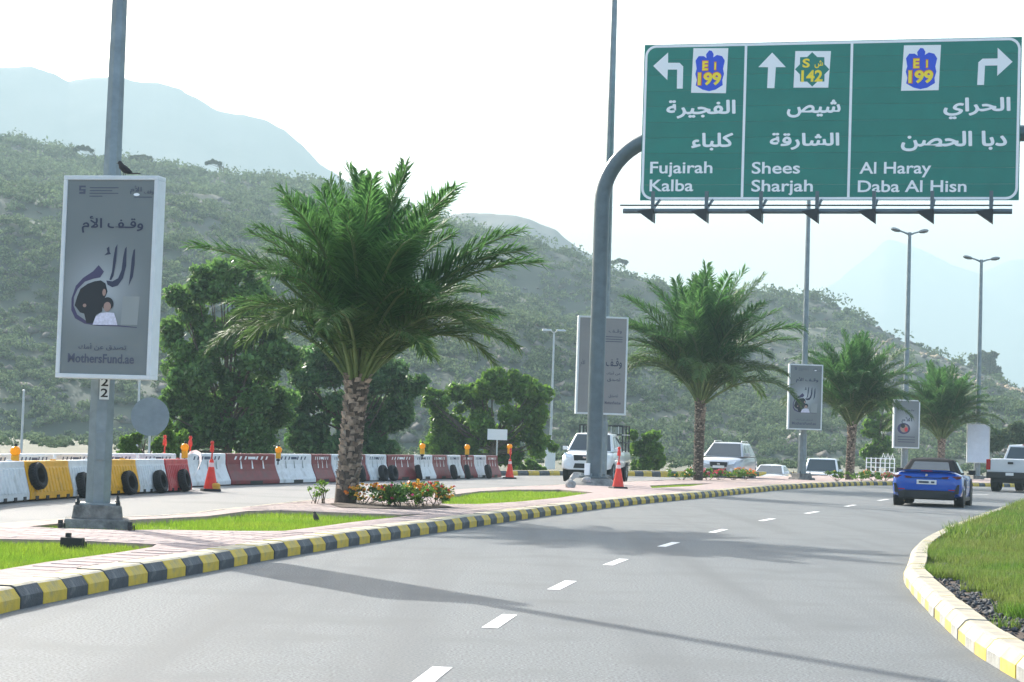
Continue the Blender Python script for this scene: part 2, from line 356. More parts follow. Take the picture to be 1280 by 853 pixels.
def text_flat(s, bold=0.0, space=1.0):
    """letters laid out on a line; each glyph keeps its own faces and a small step in depth"""
    x = 0.0; V = []; Fc = []; lv = []
    for i, ch in enumerate(s):
        v, f, a = glyph(ch, bold); o = len(V)
        V += [(p[0] + x, p[1]) for p in v]; lv += [i % 2] * len(v); Fc += [tuple(j + o for j in q) for q in f]; x += a * space
    return V, Fc, lv
def put_text(s, box, m, parent, y, name='lettering', bold=0.0, cap=None, ar=False, rot=0.0):
    """box = (x0, x1, z0, z1) in the parent's x-z plane; cap=True: z0 is the baseline and z1 the capital height"""
    V, Fc, lv = text_flat(arabic(s) if ar else s, 0.0 if ar else bold)
    if ar and bold:
        V0, F0, l0 = V, Fc, lv; V, Fc, lv = [], [], []
        for k, (a, b) in enumerate(((0, 0), (1, 0), (-1, 0), (0, 1), (0, -1), (.7, .7), (-.7, -.7), (.7, -.7), (-.7, .7))):
            o_ = len(V); V += [(p[0] + a * bold, p[1] + b * bold) for p in V0]; Fc += [tuple(i + o_ for i in f) for f in F0]; lv += [l * .5 + k * .18 for l in l0]
    xs = [p[0] for p in V]; ys = [p[1] for p in V]; x0, x1 = min(xs), max(xs)
    y0, y1 = (0.0, 0.73) if cap else (min(ys), max(ys))
    sx = (box[1] - box[0]) / (x1 - x0); sy = (box[3] - box[2]) / (y1 - y0)
    mb = MB(); mb.add([(box[0] + (p[0] - x0) * sx, y - 0.0012 * l, box[2] + (p[1] - y0) * sy) for p, l in zip(V, lv)], Fc)
    o = mb.build(name, m, parent, fix=False); return o

def preload():
    ar = ['الفجيرة', 'كلباء', 'شيص', 'الشارقة', 'الحراي', 'دبا الحصن', 'ش']
    for w in ar:
        for ch in arabic(w): glyph(ch, 0.0)
    for ch in 'FujairahKalbaSheesSharjahAlHarayDabaAlHisn ': glyph(ch, BOLD_LA)
    for w, b in (('وقـف الأم', .01), ('وقـف', .01), ('وقف', .01), ('الأم', .01), ('تصدق عن أمك', .01), ('عن أمك', .01), ('تصدق', .01)):
        for ch in arabic(w): glyph(ch, 0.0)
    for ch in 'MothersFund.ae2': glyph(ch, .02)
    for ch in 'EI19': glyph(ch, .085); glyph(ch, .04)
    for ch in 'S142': glyph(ch, .03)
BOLD_AR, BOLD_LA = .030, .016
preload()

# ================================================================== SETTING
# ---- road edges (left kerb line, right island kerb line, far edge of the median), traced on the ground
KL = [(-4.6, 2.0), (-4.15, 9.0)] + [tuple(P(*p)[:2]) for p in ((0, 768), (92, 747.5), (170, 731.5), (280, 711.3), (352, 697.3), (473, 677.3), (575, 661.8),
     (683, 645.3), (794, 631), (883, 622.3), (984, 612), (1041, 608.6), (1100, 606.9))] + [(20.5, 89.5), (28, 95.5), (40, 101), (60, 105), (120, 106)]
kl = catmull(KL, 0.5)
KR = [(3.2, 2.0), (3.15, 8.0)] + [tuple(P(*p)[:2]) for p in ((1264, 846), (1189, 793), (1133, 733))] + [tuple(P(*p, 0.15)[:2]) for p in ((1134, 701), (1153, 672), (1214, 646), (1274, 628))] + [(19, 66), (26, 74), (38, 81), (60, 86), (120, 88)]
kr = catmull(KR, 0.5)
FE = [(-9.5, 2.0), (-8.2, 12.0)] + [tuple(P(*p, 0.15)[:2]) for p in ((0, 653), (200, 643.5), (310, 632), (430, 621), (560, 612), (680, 606.5), (780, 602), (900, 596.8), (1000, 594.8))] + [(21, 108.5), (33, 114.5), (60, 118), (120, 119)]
fe = catmull(FE, 0.5)
BF = [(-15, 2), (-13.6, 20), (-13.2, 34), (-12.2, 45), (-9.4, 56), (-5.6, 66), (-1.5, 75.5), (3.2, 85), (9.5, 97), (16.5, 108), (25, 117), (40, 124), (70, 128), (120, 129)]
bf = catmull(BF, 1.0)

def dip(x, y):
    """the opposite carriageway runs down a little beyond the silver car"""
    t = np.clip((y - 87) / 17, 0, 1); t = t * t * (3 - 2 * t); fx = np.interp(y, fe[:, 1], fe[:, 0])
    k = np.clip((fx + 1.5 - x) / 1.2, 0, 1) * np.clip((x - (np.interp(y, bf[:, 1], bf[:, 0]) - 14)) / 12, 0, 1); return -0.86 * t * k * np.clip((175 - y) / 40, 0, 1)
gx = np.r_[-2600, -900, -300, -100, -40, np.arange(-20, 80, 1.0), 90, 130, 300, 900, 2600]; gy = np.r_[-50, 0, 20, 50, np.arange(70, 180, 1.0), 200, 300, 700, 2000, 5300]
GX, GY = np.meshgrid(gx, gy); gi = np.arange(GX.size).reshape(GX.shape)
ground = struct(np_obj('ground', np.c_[GX.ravel(), GY.ravel(), -0.03 + dip(GX.ravel(), GY.ravel())], np.stack([gi[:-1, :-1], gi[:-1, 1:], gi[1:, 1:], gi[1:, :-1]], -1).reshape(-1, 4), M_ground, smooth=True))
road = struct(sheet('main_road', np.vstack([offset(kl, -0.03), offset(kr, 0.03)[::-1]]), 0.0, M_asphalt))
def resample(line, n):
    q = np.r_[0, np.cumsum(np.linalg.norm(np.diff(line, axis=0), axis=1))]; w = np.linspace(0, q[-1], n); return np.c_[np.interp(w, q, line[:, 0]), np.interp(w, q, line[:, 1])]
ra, rb_ = resample(bf, 200), resample(offset(fe, 0.03), 200); RV = np.array([[ra[i] * (1 - k) + rb_[i] * k for k in np.linspace(0, 1, 9)] for i in range(200)]).reshape(-1, 2)
ri = np.arange(1800).reshape(200, 9)
road2 = struct(np_obj('opposite_road', np.c_[RV, -0.004 + dip(RV[:, 0], RV[:, 1])], np.stack([ri[:-1, :-1], ri[:-1, 1:], ri[1:, 1:], ri[1:, :-1]], -1).reshape(-1, 4), M_asphalt_far, smooth=True))

# ---- lane dashes
dl = [P(*p)[:2] for p in ((536, 848), (625, 777), (703, 732), (770, 703), (836, 681), (898, 664), (959, 650), (1015, 641), (1063, 632.5))]
dl = [np.array((-0.86, 7.6))] + dl + [np.array((11.2, 58.5)), np.array((13.7, 65.0)), np.array((17, 71.0)), np.array((21.4, 76.5)), np.array((27, 81.5))]
for i in range(1, len(dl) - 1):
    t = dl[i + 1] - dl[i - 1]; t = t / np.linalg.norm(t); n = np.array((t[1], -t[0])); ln = 0.46 + 0.009 * dl[i][1]
    q = [dl[i] - t * ln - n * 0.062, dl[i] - t * ln + n * 0.062, dl[i] + t * ln + n * 0.062, dl[i] + t * ln - n * 0.062]
    sheet('lane_dash', q, 0.004, M_mark, road)
# edge line and dashes of the opposite carriageway
el = offset(fe, -0.35)[30:185]
mb = MB()
for a, b, c, d in zip(el[:-1], el[1:], offset(el, 0.12)[1:], offset(el, 0.12)[:-1]): mb.add([(*a, 0.0), (*b, 0.0), (*c, 0.0), (*d, 0.0)], [(0, 1, 2, 3)])
mb.build('edge_line', M_mark, road2)

# ---- median: paving with sunken lawns
kin = offset(kl, -0.30)                       # inner edge of the kerb stones
fin = offset(fe, 0.14)
lawn_px = [
    [(-60, 672.5), (0, 673.3), (90, 675), (196, 680), (190, 683.5), (150, 690), (60, 702), (0, 712), (-60, 722)],
    [(36, 658), (75, 654), (155, 650), (200, 648), (260, 645), (310, 638.5), (350, 637.5), (400, 639.5), (450, 641.5), (500, 643), (540, 641.8), (500, 646), (440, 652.5), (400, 658), (356, 663.5), (300, 663.5), (200, 662), (155, 662.5), (70, 660)],
    [(552, 620), (600, 614), (640, 612), (700, 612), (742, 615.5), (700, 622), (650, 627), (600, 630), (552, 630)],
    [(812, 607), (850, 605), (892, 604), (862, 607.8), (815, 610)]]
lawns = [[tuple(P(x, y, 0.15)[:2]) for x, y in pl] for pl in lawn_px]
def poly_with_holes(name, outer, holes, z, m, depth):
    """flat sheet with holes, plus the walls of the holes going down"""
    bm = bmesh.new(); es = []
    for lp in [outer] + holes:
        vs = [bm.verts.new((p[0], p[1], z)) for p in lp]; es += [bm.edges.new((vs[i], vs[(i + 1) % len(vs)])) for i in range(len(vs))]
    bmesh.ops.triangle_fill(bm, use_beauty=True, edges=es, use_dissolve=False)
    for f in list(bm.faces):
        c = f.calc_center_median()
        if any(inpoly([(c.x, c.y)], h)[0] for h in holes): bm.faces.remove(f)
    for f in bm.faces:
        if f.normal.z < 0: f.normal_flip()
    for h in holes:
        n = len(h); a = [bm.verts.new((p[0], p[1], z)) for p in h]; b = [bm.verts.new((p[0], p[1], z - depth)) for p in h]
        for i in range(n): bm.faces.new((a[i], a[(i + 1) % n], b[(i + 1) % n], b[i]))
    me = bpy.data.meshes.new(name); bm.to_mesh(me); bm.free(); me.materials.append(m); return mesh_obj(name, me)
sel_k = kin[(kin[:, 1] > 4)][::2]; sel_f = fin[(fin[:, 1] > 4)][::2]
med_outer = [tuple(p) for p in sel_k] + [tuple(p) for p in sel_f[::-1]]
paving = struct(poly_with_holes('median_paving', med_outer, lawns, 0.147, M_pave, 0.16))
for pl in lawns: struct(sheet('lawn', pl, 0.055, M_lawn))

# paving stones in the near part: rows square to the kerb; the 300 largest in view are pieces, the rest one joined mesh
def stone_mesh(w, l, m):
    mb = MB(); mb.add([(-l/2, -w/2, -.03), (l/2, -w/2, -.03), (l/2, w/2, -.03), (-l/2, w/2, -.03), (-l/2, -w/2, .008), (l/2, -w/2, .008), (l/2, w/2, .008), (-l/2, w/2, .008),
        (-l/2+.006, -w/2+.006, .013), (l/2-.006, -w/2+.006, .013), (l/2-.006, w/2-.006, .013), (-l/2+.006, w/2-.006, .013)],
        [(0, 1, 5, 4), (1, 2, 6, 5), (2, 3, 7, 6), (3, 0, 4, 7), (4, 5, 9, 8), (5, 6, 10, 9), (6, 7, 11, 10), (7, 4, 8, 11), (8, 9, 10, 11)])
    me = bpy.data.meshes.new('paving_stone'); me.from_pydata(mb.v, [], mb.f); me.materials.append(m); return me, mb
SW, SL = 0.20, 0.40
sm = [stone_mesh(SW - 0.012, SL - 0.012, M_paver), stone_mesh(SW - 0.012, SL - 0.012, M_paver2)]
cand = []
th = math.atan2(0.33, 1.0) * 0.55                 # paving courses follow the near kerb
ca, sa = math.cos(th), math.sin(th)
big = np.array(med_outer)
for i in range(-70, 70):
    for j in range(0, 180):
        u = i * SL + (j % 2) * SL / 2; v = 12 + j * SW
        cand.append((-4 + u * ca + (v - 22) * sa, 22 - u * sa + (v - 22) * ca))
cand = np.array(cand)
keep = inpoly(cand, big)
cor = [cand + np.array((a * SL / 2 * ca + b * SW / 2 * sa, -a * SL / 2 * sa + b * SW / 2 * ca)) for a in (-1.15, 1.15) for b in (-1.15, 1.15)]
for c in cor: keep &= inpoly(c, big)
for pl in lawns:
    for c in cor + [cand]: keep &= ~inpoly(c, pl)
ux = cand[:, 0] / cand[:, 1]
keep &= (ux > -0.275) & (cand[:, 1] < 42)
cand = cand[keep]; cand = cand[np.argsort(cand[:, 1])]
rest = MB()
for i, (x, y) in enumerate(cand):
    k = int(rng.random() < 0.35); dz = rng.uniform(-.0025, .0025)
    if i < 300:
        o = bpy.data.objects.new('paving_stone', sm[k][0]); COL.objects.link(o); o.parent = paving; o.location = (x, y, 0.139 + dz); o.rotation_euler = (0, 0, -th)
    else:
        rest.add([(x + p[0] * ca + p[1] * sa, y - p[0] * sa + p[1] * ca, 0.139 + dz + p[2]) for p in sm[0][1].v], sm[0][1].f, k)
tag(rest.build('paving_stone_rest', [M_paver, M_paver2], paving, fix=False), kind='stuff')

# ---- kerbs
def kerb_profile_mesh(name, L, h, face_m, top_m, w=0.30, side=1):
    """cross-section: short upright face, then a battered face, then the flat top; the roadway is on the +side"""
    s = side; pr = [(0.0, -0.1), (0.0, h * 0.52), (-0.055 * s, h * 0.93), (-0.085 * s, h), (-w * s, h), (-w * s, -0.1)]
    n = len(pr); vs = []
    for x in (0.0, L):
        vs += [(p[0], x, p[1]) for p in pr]
    fs = [(i, i + 1, i + 1 + n, i + n) for i in range(n - 1)] + [tuple(range(n))[::-1], tuple(range(n, 2 * n))]
    me = bpy.data.meshes.new(name); me.from_pydata(vs, [], fs); me.materials.append(face_m); me.materials.append(top_m)
    bm = bmesh.new(); bm.from_mesh(me); bmesh.ops.recalc_face_normals(bm, faces=bm.faces)
    for f in bm.faces:
        f.material_index = 1 if f.normal.z > 0.8 else 0
    bmesh.ops.bevel(bm, geom=[e for e in bm.edges if abs(e.verts[0].co.y - e.verts[1].co.y) < 1e-4], offset=0.006, segments=1, affect='EDGES')
    bm.to_mesh(me); bm.free(); return me
def lay_kerb(line, meshes, parent, ymax, ymin=8.0, wob=0.005, pick=None, far=0):
    k = 0
    for i in range(len(line) - 1):
        a, b = line[i], line[i + 1]
        if not (ymin < a[1] < ymax) or a[0] > 0.30 * a[1] + 3: continue
        me = meshes[i % len(meshes)] if pick is None else pick(i)
        o = bpy.data.objects.new('kerb_stone', me); COL.objects.link(o); o.parent = parent
        o.location = (a[0] + rng.uniform(-wob, wob), a[1], rng.uniform(-wob, wob)); o.rotation_euler = (rng.normal() * .003, 0, -math.atan2(b[0] - a[0], b[1] - a[1]) + rng.normal() * .004); k += 1
    return k
def kerb_root(name): o = bpy.data.objects.new(name, None); COL.objects.link(o); o['kind'] = 'structure'; return o
kmed = kerb_root('median_kerb')
lay_kerb(kl, [kerb_profile_mesh('kerb_stone_black', 0.492, 0.175, M_kblk, M_ktop), kerb_profile_mesh('kerb_stone_yellow', 0.492, 0.175, M_kyel, M_ktop)], kmed, 104)
kisl = kerb_root('island_kerb')
lay_kerb(kr, [kerb_profile_mesh('kerb_stone_grey', 0.492, 0.16, M_kgrey, M_ktop, 0.22, -1), kerb_profile_mesh('kerb_stone_pale_yellow', 0.492, 0.16, M_kyelp, M_ktop, 0.22, -1)], kisl, 90, 6.0)
kfar = kerb_root('median_back_kerb')
lay_kerb(catmull(FE, 1.0), [kerb_profile_mesh('kerb_stone_plain', 0.99, 0.15, M_conc, M_ktop, 0.15, -1)], kfar, 118, 10)
kopp = kerb_root('roadside_kerb')
lay_kerb(catmull(BF, 1.0), [kerb_profile_mesh('kerb_stone_far_black', 0.985, 0.2, M_kblk, M_ktop, 0.3, 1), kerb_profile_mesh('kerb_stone_far_yellow', 0.985, 0.2, M_kyel, M_ktop, 0.3, 1)], kopp, 128, 62)

# ---- right-hand island: soil, gravel margin, wild grass
kri = offset(kr, 0.22)
isl_poly = [tuple(p) for p in kri[::2]] + [(120, 2)]
struct(sheet('island_ground', isl_poly, 0.06, M_soil))
# ---- flat verge beyond the opposite road
# ------------------------------------------------------------------ grass
def blades(name, poly, n, h, w, m, z, lean=0.35, keepf=None, hvar=0.45, dens=None):
    poly = np.array(poly); lo, hi = poly.min(0), poly.max(0); pts = np.zeros((0, 2))
    while len(pts) < n:
        q = rng.uniform(lo, hi, (n * 3, 2)); k = inpoly(q, poly) & (np.abs(q[:, 0] / q[:, 1]) < 0.30)
        if keepf is not None: k &= keepf(q)
        pts = np.vstack([pts, q[k]])
        if not k.any(): break
    pts = pts[:n]; n = len(pts)
    a = rng.uniform(0, 2 * math.pi, n); hh = h * (1 + rng.uniform(-hvar, hvar, n))
    if dens is not None: hh = hh * dens(pts)
    d = np.c_[np.cos(a), np.sin(a)]; ld = rng.uniform(0, 2 * math.pi, n); lm = rng.uniform(0.05, lean, n) * hh
    tip = np.c_[pts + np.c_[np.cos(ld), np.sin(ld)] * lm[:, None], z + hh]
    ww = w * rng.uniform(0.7, 1.4, n)[:, None]
    V = np.empty((n * 3, 3)); V[0::3] = np.c_[pts - d * ww, np.full(n, z)]; V[1::3] = np.c_[pts + d * ww, np.full(n, z)]; V[2::3] = tip
    o = np_obj(name, V, np.arange(n * 3).reshape(n, 3), m); return o
lw = ['short bright green lawn grass beside the near kerb at left', 'lawn grass strip behind the first lamp post and before the palm',
      'lawn grass strip at the foot of the sign gantry post', 'thin lawn grass strip before the far flower bed']
for pl, n, lb in zip(lawns, (26000, 30000, 16000, 5000), lw):
    tag(blades('lawn_grass', pl, n, 0.062, 0.006 if n > 20000 else 0.010, M_grass, 0.055, lean=0.9, keepf=lambda q: rng.random(len(q)) < np.clip(0.75 + 2.6 * fbm(q[:, 0] * 1.1, q[:, 1] * .8, 4, 71), .12, 1), hvar=.6), lb, 'grass', kind='stuff')
kr_t = kr
def isl_dist(q):
    """distance from the island kerb, coarse"""
    d = np.full(len(q), 1e9)
    for p in kr_t[::2]: d = np.minimum(d, (q[:, 0] - p[0]) ** 2 + (q[:, 1] - p[1]) ** 2)
    return np.sqrt(d)
def wild_ok(q):
    d = isl_dist(q); nz = fbm(q[:, 0] * 0.9, q[:, 1] * 0.55, 3, 5); edge = 0.45 + 2.6 * nz + np.clip((18.5 - q[:, 1]) * 0.16, 0, 1.1) - np.clip((q[:, 1] - 26) * 0.03, 0, 0.35)
    return (d > edge) & (rng.random(len(q)) < np.clip(0.30 + (fbm(q[:, 0] * 1.7, q[:, 1] * 1.2, 3, 9) + 0.3) * 1.6, 0.1, 1))
def wild_h(q): return 0.55 + 1.5 * np.clip(fbm(q[:, 0] * 0.7, q[:, 1] * 0.5, 3, 21) + 0.35, 0, 1)
isl_near = [tuple(p) for p in kri if 11 < p[1] < 72]
isl_near = isl_near + [(26, 72), (14, 11)]
tag(blades('wild_grass', [p for p in isl_near if True], 76000, 0.105, 0.006, M_wild, 0.06, lean=0.7, keepf=lambda q: wild_ok(q) & (q[:, 1] < 30), dens=wild_h), 'rough tufted green grass on the right-hand island', 'grass', kind='stuff')
tag(blades('wild_grass', isl_near, 46000, 0.14, 0.012, M_wild, 0.06, lean=0.7, keepf=lambda q: wild_ok(q) & (q[:, 1] >= 30), dens=wild_h), 'rough tufted grass at the far tip of the right-hand island', 'grass', kind='stuff')
# gravel: little angular stones along the island kerb
def stones(name, pts, s0, s1, m, z):
    base = np.array([(1, 0, 0), (-.5, .87, 0), (-.5, -.87, 0), (0, 0, .8), (.2, .1, -.6)]); fc = np.array([(0, 1, 3), (1, 2, 3), (2, 0, 3), (1, 0, 4), (2, 1, 4), (0, 2, 4)])
    n = len(pts); s = rng.uniform(s0, s1, n); a = rng.uniform(0, 6.28, n); ti = rng.uniform(-.6, .6, n)
    V = np.empty((n, 5, 3))
    for k in range(5):
        b = base[k] * np.c_[s * rng.uniform(.7, 1.3, n), s * rng.uniform(.7, 1.3, n), s * rng.uniform(.5, 1.0, n)]
        x = b[:, 0] * np.cos(a) - b[:, 1] * np.sin(a); y = b[:, 0] * np.sin(a) + b[:, 1] * np.cos(a)
        V[:, k] = np.c_[pts[:, 0] + x, pts[:, 1] + y, pts[:, 2] + b[:, 2] + ti * x + z]
    Fq = (np.arange(n)[:, None, None] * 5 + fc[None]).reshape(-1, 3); return np_obj(name, V.reshape(-1, 3), Fq, m)
q = rng.uniform((3, 10), (13, 46), (60000, 2)); q = q[inpoly(q, np.array(isl_near)) & (isl_dist(q) < 1.6 + np.clip((19 - q[:, 1]) * .2, 0, 1.5)) & (q[:, 0] / q[:, 1] < 0.3)][:15000]
tag(stones('gravel', np.c_[q, np.zeros(len(q))], 0.018, 0.05, M_gravel, 0.065), 'dark loose gravel between the island kerb and the grass', 'gravel', kind='stuff')

# ================================================================== HILLS
def ridge_land(name, table, foot, ridge, back, m, nu=220, nv=70, amp=0.1, seed=3, nscale=0.02, drop=0.75, power=1.0, jag=1.5):
    tx = np.array([p[0] for p in table], float); ty = np.array([p[1] for p in table], float)
    u = np.linspace(tx[0], tx[-1], nu); e = (551 + math.tan(ROLL) * (u - 640) - np.interp(u, tx, ty)) / FPX
    e = e + fbm(u * .045, u * 0 + seed, 5, seed + 3) * 2 * jag * 2 / FPX
    w = (u - 640) / FPX; v = np.linspace(0, 1, nv); V = np.empty((nv, nu, 3))
    for j, t in enumerate(v):
        if t < 0.7: s = t / 0.7; d = foot + (ridge - foot) * s; pr = s ** power * (1.15 - 0.15 * s)
        else: s = (t - 0.7) / 0.3; d = ridge + (back - ridge) * s; pr = 1 - drop * s * s
        d = np.full(nu, d); X = w * d; hmax = e * ridge + EYE
        nz = fbm(X * nscale + 7, d * nscale, 6, seed) * amp
        gul = (np.abs(fbm(X * nscale * .9 + 31, d * nscale * .22 + X * nscale * .15, 4, seed + 8)) - .12) * amp * 1.1; nz = nz + gul
        env = min(1, t / 0.12); crest = 1 - math.exp(-((t - 0.7) / 0.10) ** 2) * 0.8
        Z = hmax * pr + nz * hmax.max() * env * crest * 2 - 0.3 * (t < 0.001)
        V[j] = np.c_[X, d, Z]
    idx = np.arange(nv * nu).reshape(nv, nu)
    Fq = np.stack([idx[:-1, :-1], idx[:-1, 1:], idx[1:, 1:], idx[1:, :-1]], -1).reshape(-1, 4)
    o = np_obj(name, V.reshape(-1, 3), Fq, m, smooth=True); return struct(o), V
hill_t = [(-500, 130), (-200, 155), (0, 172), (60, 184), (110, 195), (200, 210), (290, 220), (400, 230), (500, 252), (570, 272), (620, 285), (680, 306), (740, 331), (800, 350),
          (860, 366), (930, 388), (1000, 408), (1060, 428), (1120, 446), (1180, 463), (1230, 476), (1280, 490), (1400, 510), (1800, 530)]
hill_t = [(x, y + (14 if 450 <= x <= 1000 else 8 if x > 1000 else 3)) for x, y in hill_t]
hill, HV = ridge_land('hill', hill_t, 225, 530, 850, M_hill, nu=300, nv=120, amp=0.13, seed=11, nscale=0.015, power=0.85)
mid_t = [(200, 330), (400, 285), (520, 270), (580, 266), (620, 268), (650, 275), (690, 291), (722, 312), (800, 352), (950, 420), (1100, 500), (1200, 545)]
ridge_land('distant_hill', mid_t, 860, 1100, 1300, M_mount, nu=240, nv=60, amp=0.12, seed=19, nscale=0.012)
far_t = [(-500, 50), (-250, 62), (-100, 70), (0, 79), (22, 78), (48, 86), (72, 97), (100, 94), (135, 93), (160, 98), (185, 96), (212, 104), (235, 117), (258, 132), (285, 136), (318, 139), (345, 152), (368, 172), (390, 196),
         (430, 222), (500, 262), (600, 330), (700, 400), (900, 500), (1000, 548)]
ridge_land('far_mountain', far_t, 1700, 2200, 2700, M_mount, nu=420, nv=80, amp=0.10, seed=29, nscale=0.0036, drop=0.6)
far2_t = [(500, 545), (700, 480), (900, 425), (1000, 380), (1060, 340), (1105, 302), (1125, 304), (1150, 314), (1190, 333), (1225, 342), (1245, 332), (1265, 324), (1300, 322), (1500, 330), (1800, 350), (2200, 420)]
ridge_land('far_mountain', far2_t, 3900, 4700, 5200, M_mount, nu=360, nv=60, amp=0.08, seed=37, nscale=0.0018, drop=0.6)

# scrub on the hillside: bushes nobody could count, one mass of small leaves
def leaf_cloud(cent, rad, per, size, flat=0.75, seed=1, shell=0.55, dome=True):
    """cent (n,3), rad (n,) -> quads spread through each bush volume, denser toward the outside"""
    n = len(cent); r = np.random.default_rng(seed); per = np.asarray(per); idx = np.repeat(np.arange(n), per); N = len(idx)
    d = r.normal(size=(N, 3)); d /= np.linalg.norm(d, axis=1)[:, None]; d[:, 2] = np.abs(d[:, 2]) * 1.0 - 0.25 * (r.random(N) < .5) if dome else d[:, 2]
    k = (shell + (1 - shell) * r.random(N)) * rad[idx]; p = cent[idx] + d * k[:, None] * np.array((1, 1, flat))
    a = r.normal(size=(N, 3)); a /= np.linalg.norm(a, axis=1)[:, None]; b = np.cross(a, r.normal(size=(N, 3))); b /= np.linalg.norm(b, axis=1)[:, None]
    s = (size if np.isscalar(size) else size[idx])[..., None] * r.uniform(.6, 1.4, N)[:, None] if not np.isscalar(size) else size * r.uniform(.6, 1.4, N)[:, None]
    V = np.empty((N, 4, 3)); V[:, 0] = p - a * s; V[:, 1] = p + b * s * .55; V[:, 2] = p + a * s; V[:, 3] = p - b * s * .55
    return V.reshape(-1, 3), np.arange(N * 4).reshape(N, 4)
def hill_z(px, t):
    j = t * (HV.shape[0] - 1); i = (px + 500) / 2300 * (HV.shape[1] - 1); j0 = np.clip(j.astype(int), 0, HV.shape[0] - 2); i0 = np.clip(i.astype(int), 0, HV.shape[1] - 2)
    fj = (j - j0)[:, None]; fi = (i - i0)[:, None]
    return (HV[j0, i0] * (1 - fi) + HV[j0, i0 + 1] * fi) * (1 - fj) + (HV[j0 + 1, i0] * (1 - fi) + HV[j0 + 1, i0 + 1] * fi) * fj
NS = 10500
px = rng.uniform(-60, 1340, NS); tt = rng.random(NS) ** 0.85 * 0.74; tt[:1500] = rng.random(1500) ** 1.3 * 0.16
pos = hill_z(px, tt); dn = fbm(pos[:, 0] * .03, pos[:, 1] * .03, 3, 50)
k = rng.random(NS) < np.clip(0.85 + dn * 1.5, .3, 1) * np.where((px > 1070) & (tt > .3), .35, 1); pos = pos[k]
rad = rng.uniform(0.45, 1.0, len(pos)) * (1 + 0.9 * (rng.random(len(pos)) < .16))
fl = np.c_[rng.uniform(-40, 190, 1300), rng.uniform(122, 235, 1300), np.full(1300, -.05)]; fl[:, 0] = np.clip(fl[:, 0] * fl[:, 1] / 200 - fl[:, 1] * .12, -.29 * fl[:, 1], .29 * fl[:, 1]); fl = fl[(fl[:, 0] < .12 * fl[:, 1]) | (fl[:, 1] > 150)]
pos = np.vstack([pos, fl]); rad = np.r_[rad, rng.uniform(.35, .7, len(fl))] * np.clip(pos[:, 1] / 265, .6, 2.0)
V, Fq = leaf_cloud(pos + np.c_[np.zeros(len(pos)), np.zeros(len(pos)), rad * .35], rad * 1.4, (np.clip(26000 / pos[:, 1], 40, 115) * (.6 + np.minimum(rad, 1.6) * .3)).astype(int), np.clip(0.10 + 0.0009 * (pos[:, 1] - 120), .10, .48), seed=4, shell=0.5)
tag(np_obj('hillside_scrub', V, Fq, M_scrub), 'scattered grey-green thorn scrub covering the hillside', 'scrub', kind='stuff')
# rocks on the slope
px = rng.uniform(-60, 1340, 2600); tt = rng.random(2600) * 0.72; pos = hill_z(px, tt)
tag(stones('hillside_rocks', pos, 0.45, 1.5, M_rock, 0.0), 'scattered broken rocks on the scrubby hillside', 'rocks', kind='stuff')
# pale rock ledges on the low end of the hill at right
led = []
for i in range(620):
    pxv = rng.uniform(1075, 1300); tv = rng.choice((0.36, 0.47, 0.56, 0.635, 0.685)) + rng.normal() * 0.008; led.append((pxv, tv))
led = np.array(led); pos = hill_z(led[:, 0], led[:, 1])
tag(stones('rock_ledges', pos, 0.5, 1.25, M_rockp, 0.05), 'tan stone ledges on the low slope at right', 'rocks', kind='stuff')

# ---- haze: the air itself
hm = bpy.data.materials.new('hazy_air'); hm.use_nodes = True; nt = hm.node_tree
nt.nodes.remove(nt.nodes['Principled BSDF']); pv = nt.nodes.new('ShaderNodeVolumePrincipled')
pv.inputs['Color'].default_value = (0.415, 0.545, 0.60, 1); pv.inputs['Density'].default_value = HAZE_DENSITY; pv.inputs['Anisotropy'].default_value = 0.1
nt.links.new(pv.outputs[0], nt.nodes['Material Output'].inputs['Volume'])
mb = MB(); mb.box((0, 2630, 280), (5400, 5500, 562)); hz = mb.build('haze', hm); hz['kind'] = 'stuff'
tag(hz, 'pale dusty haze in the air', 'haze')

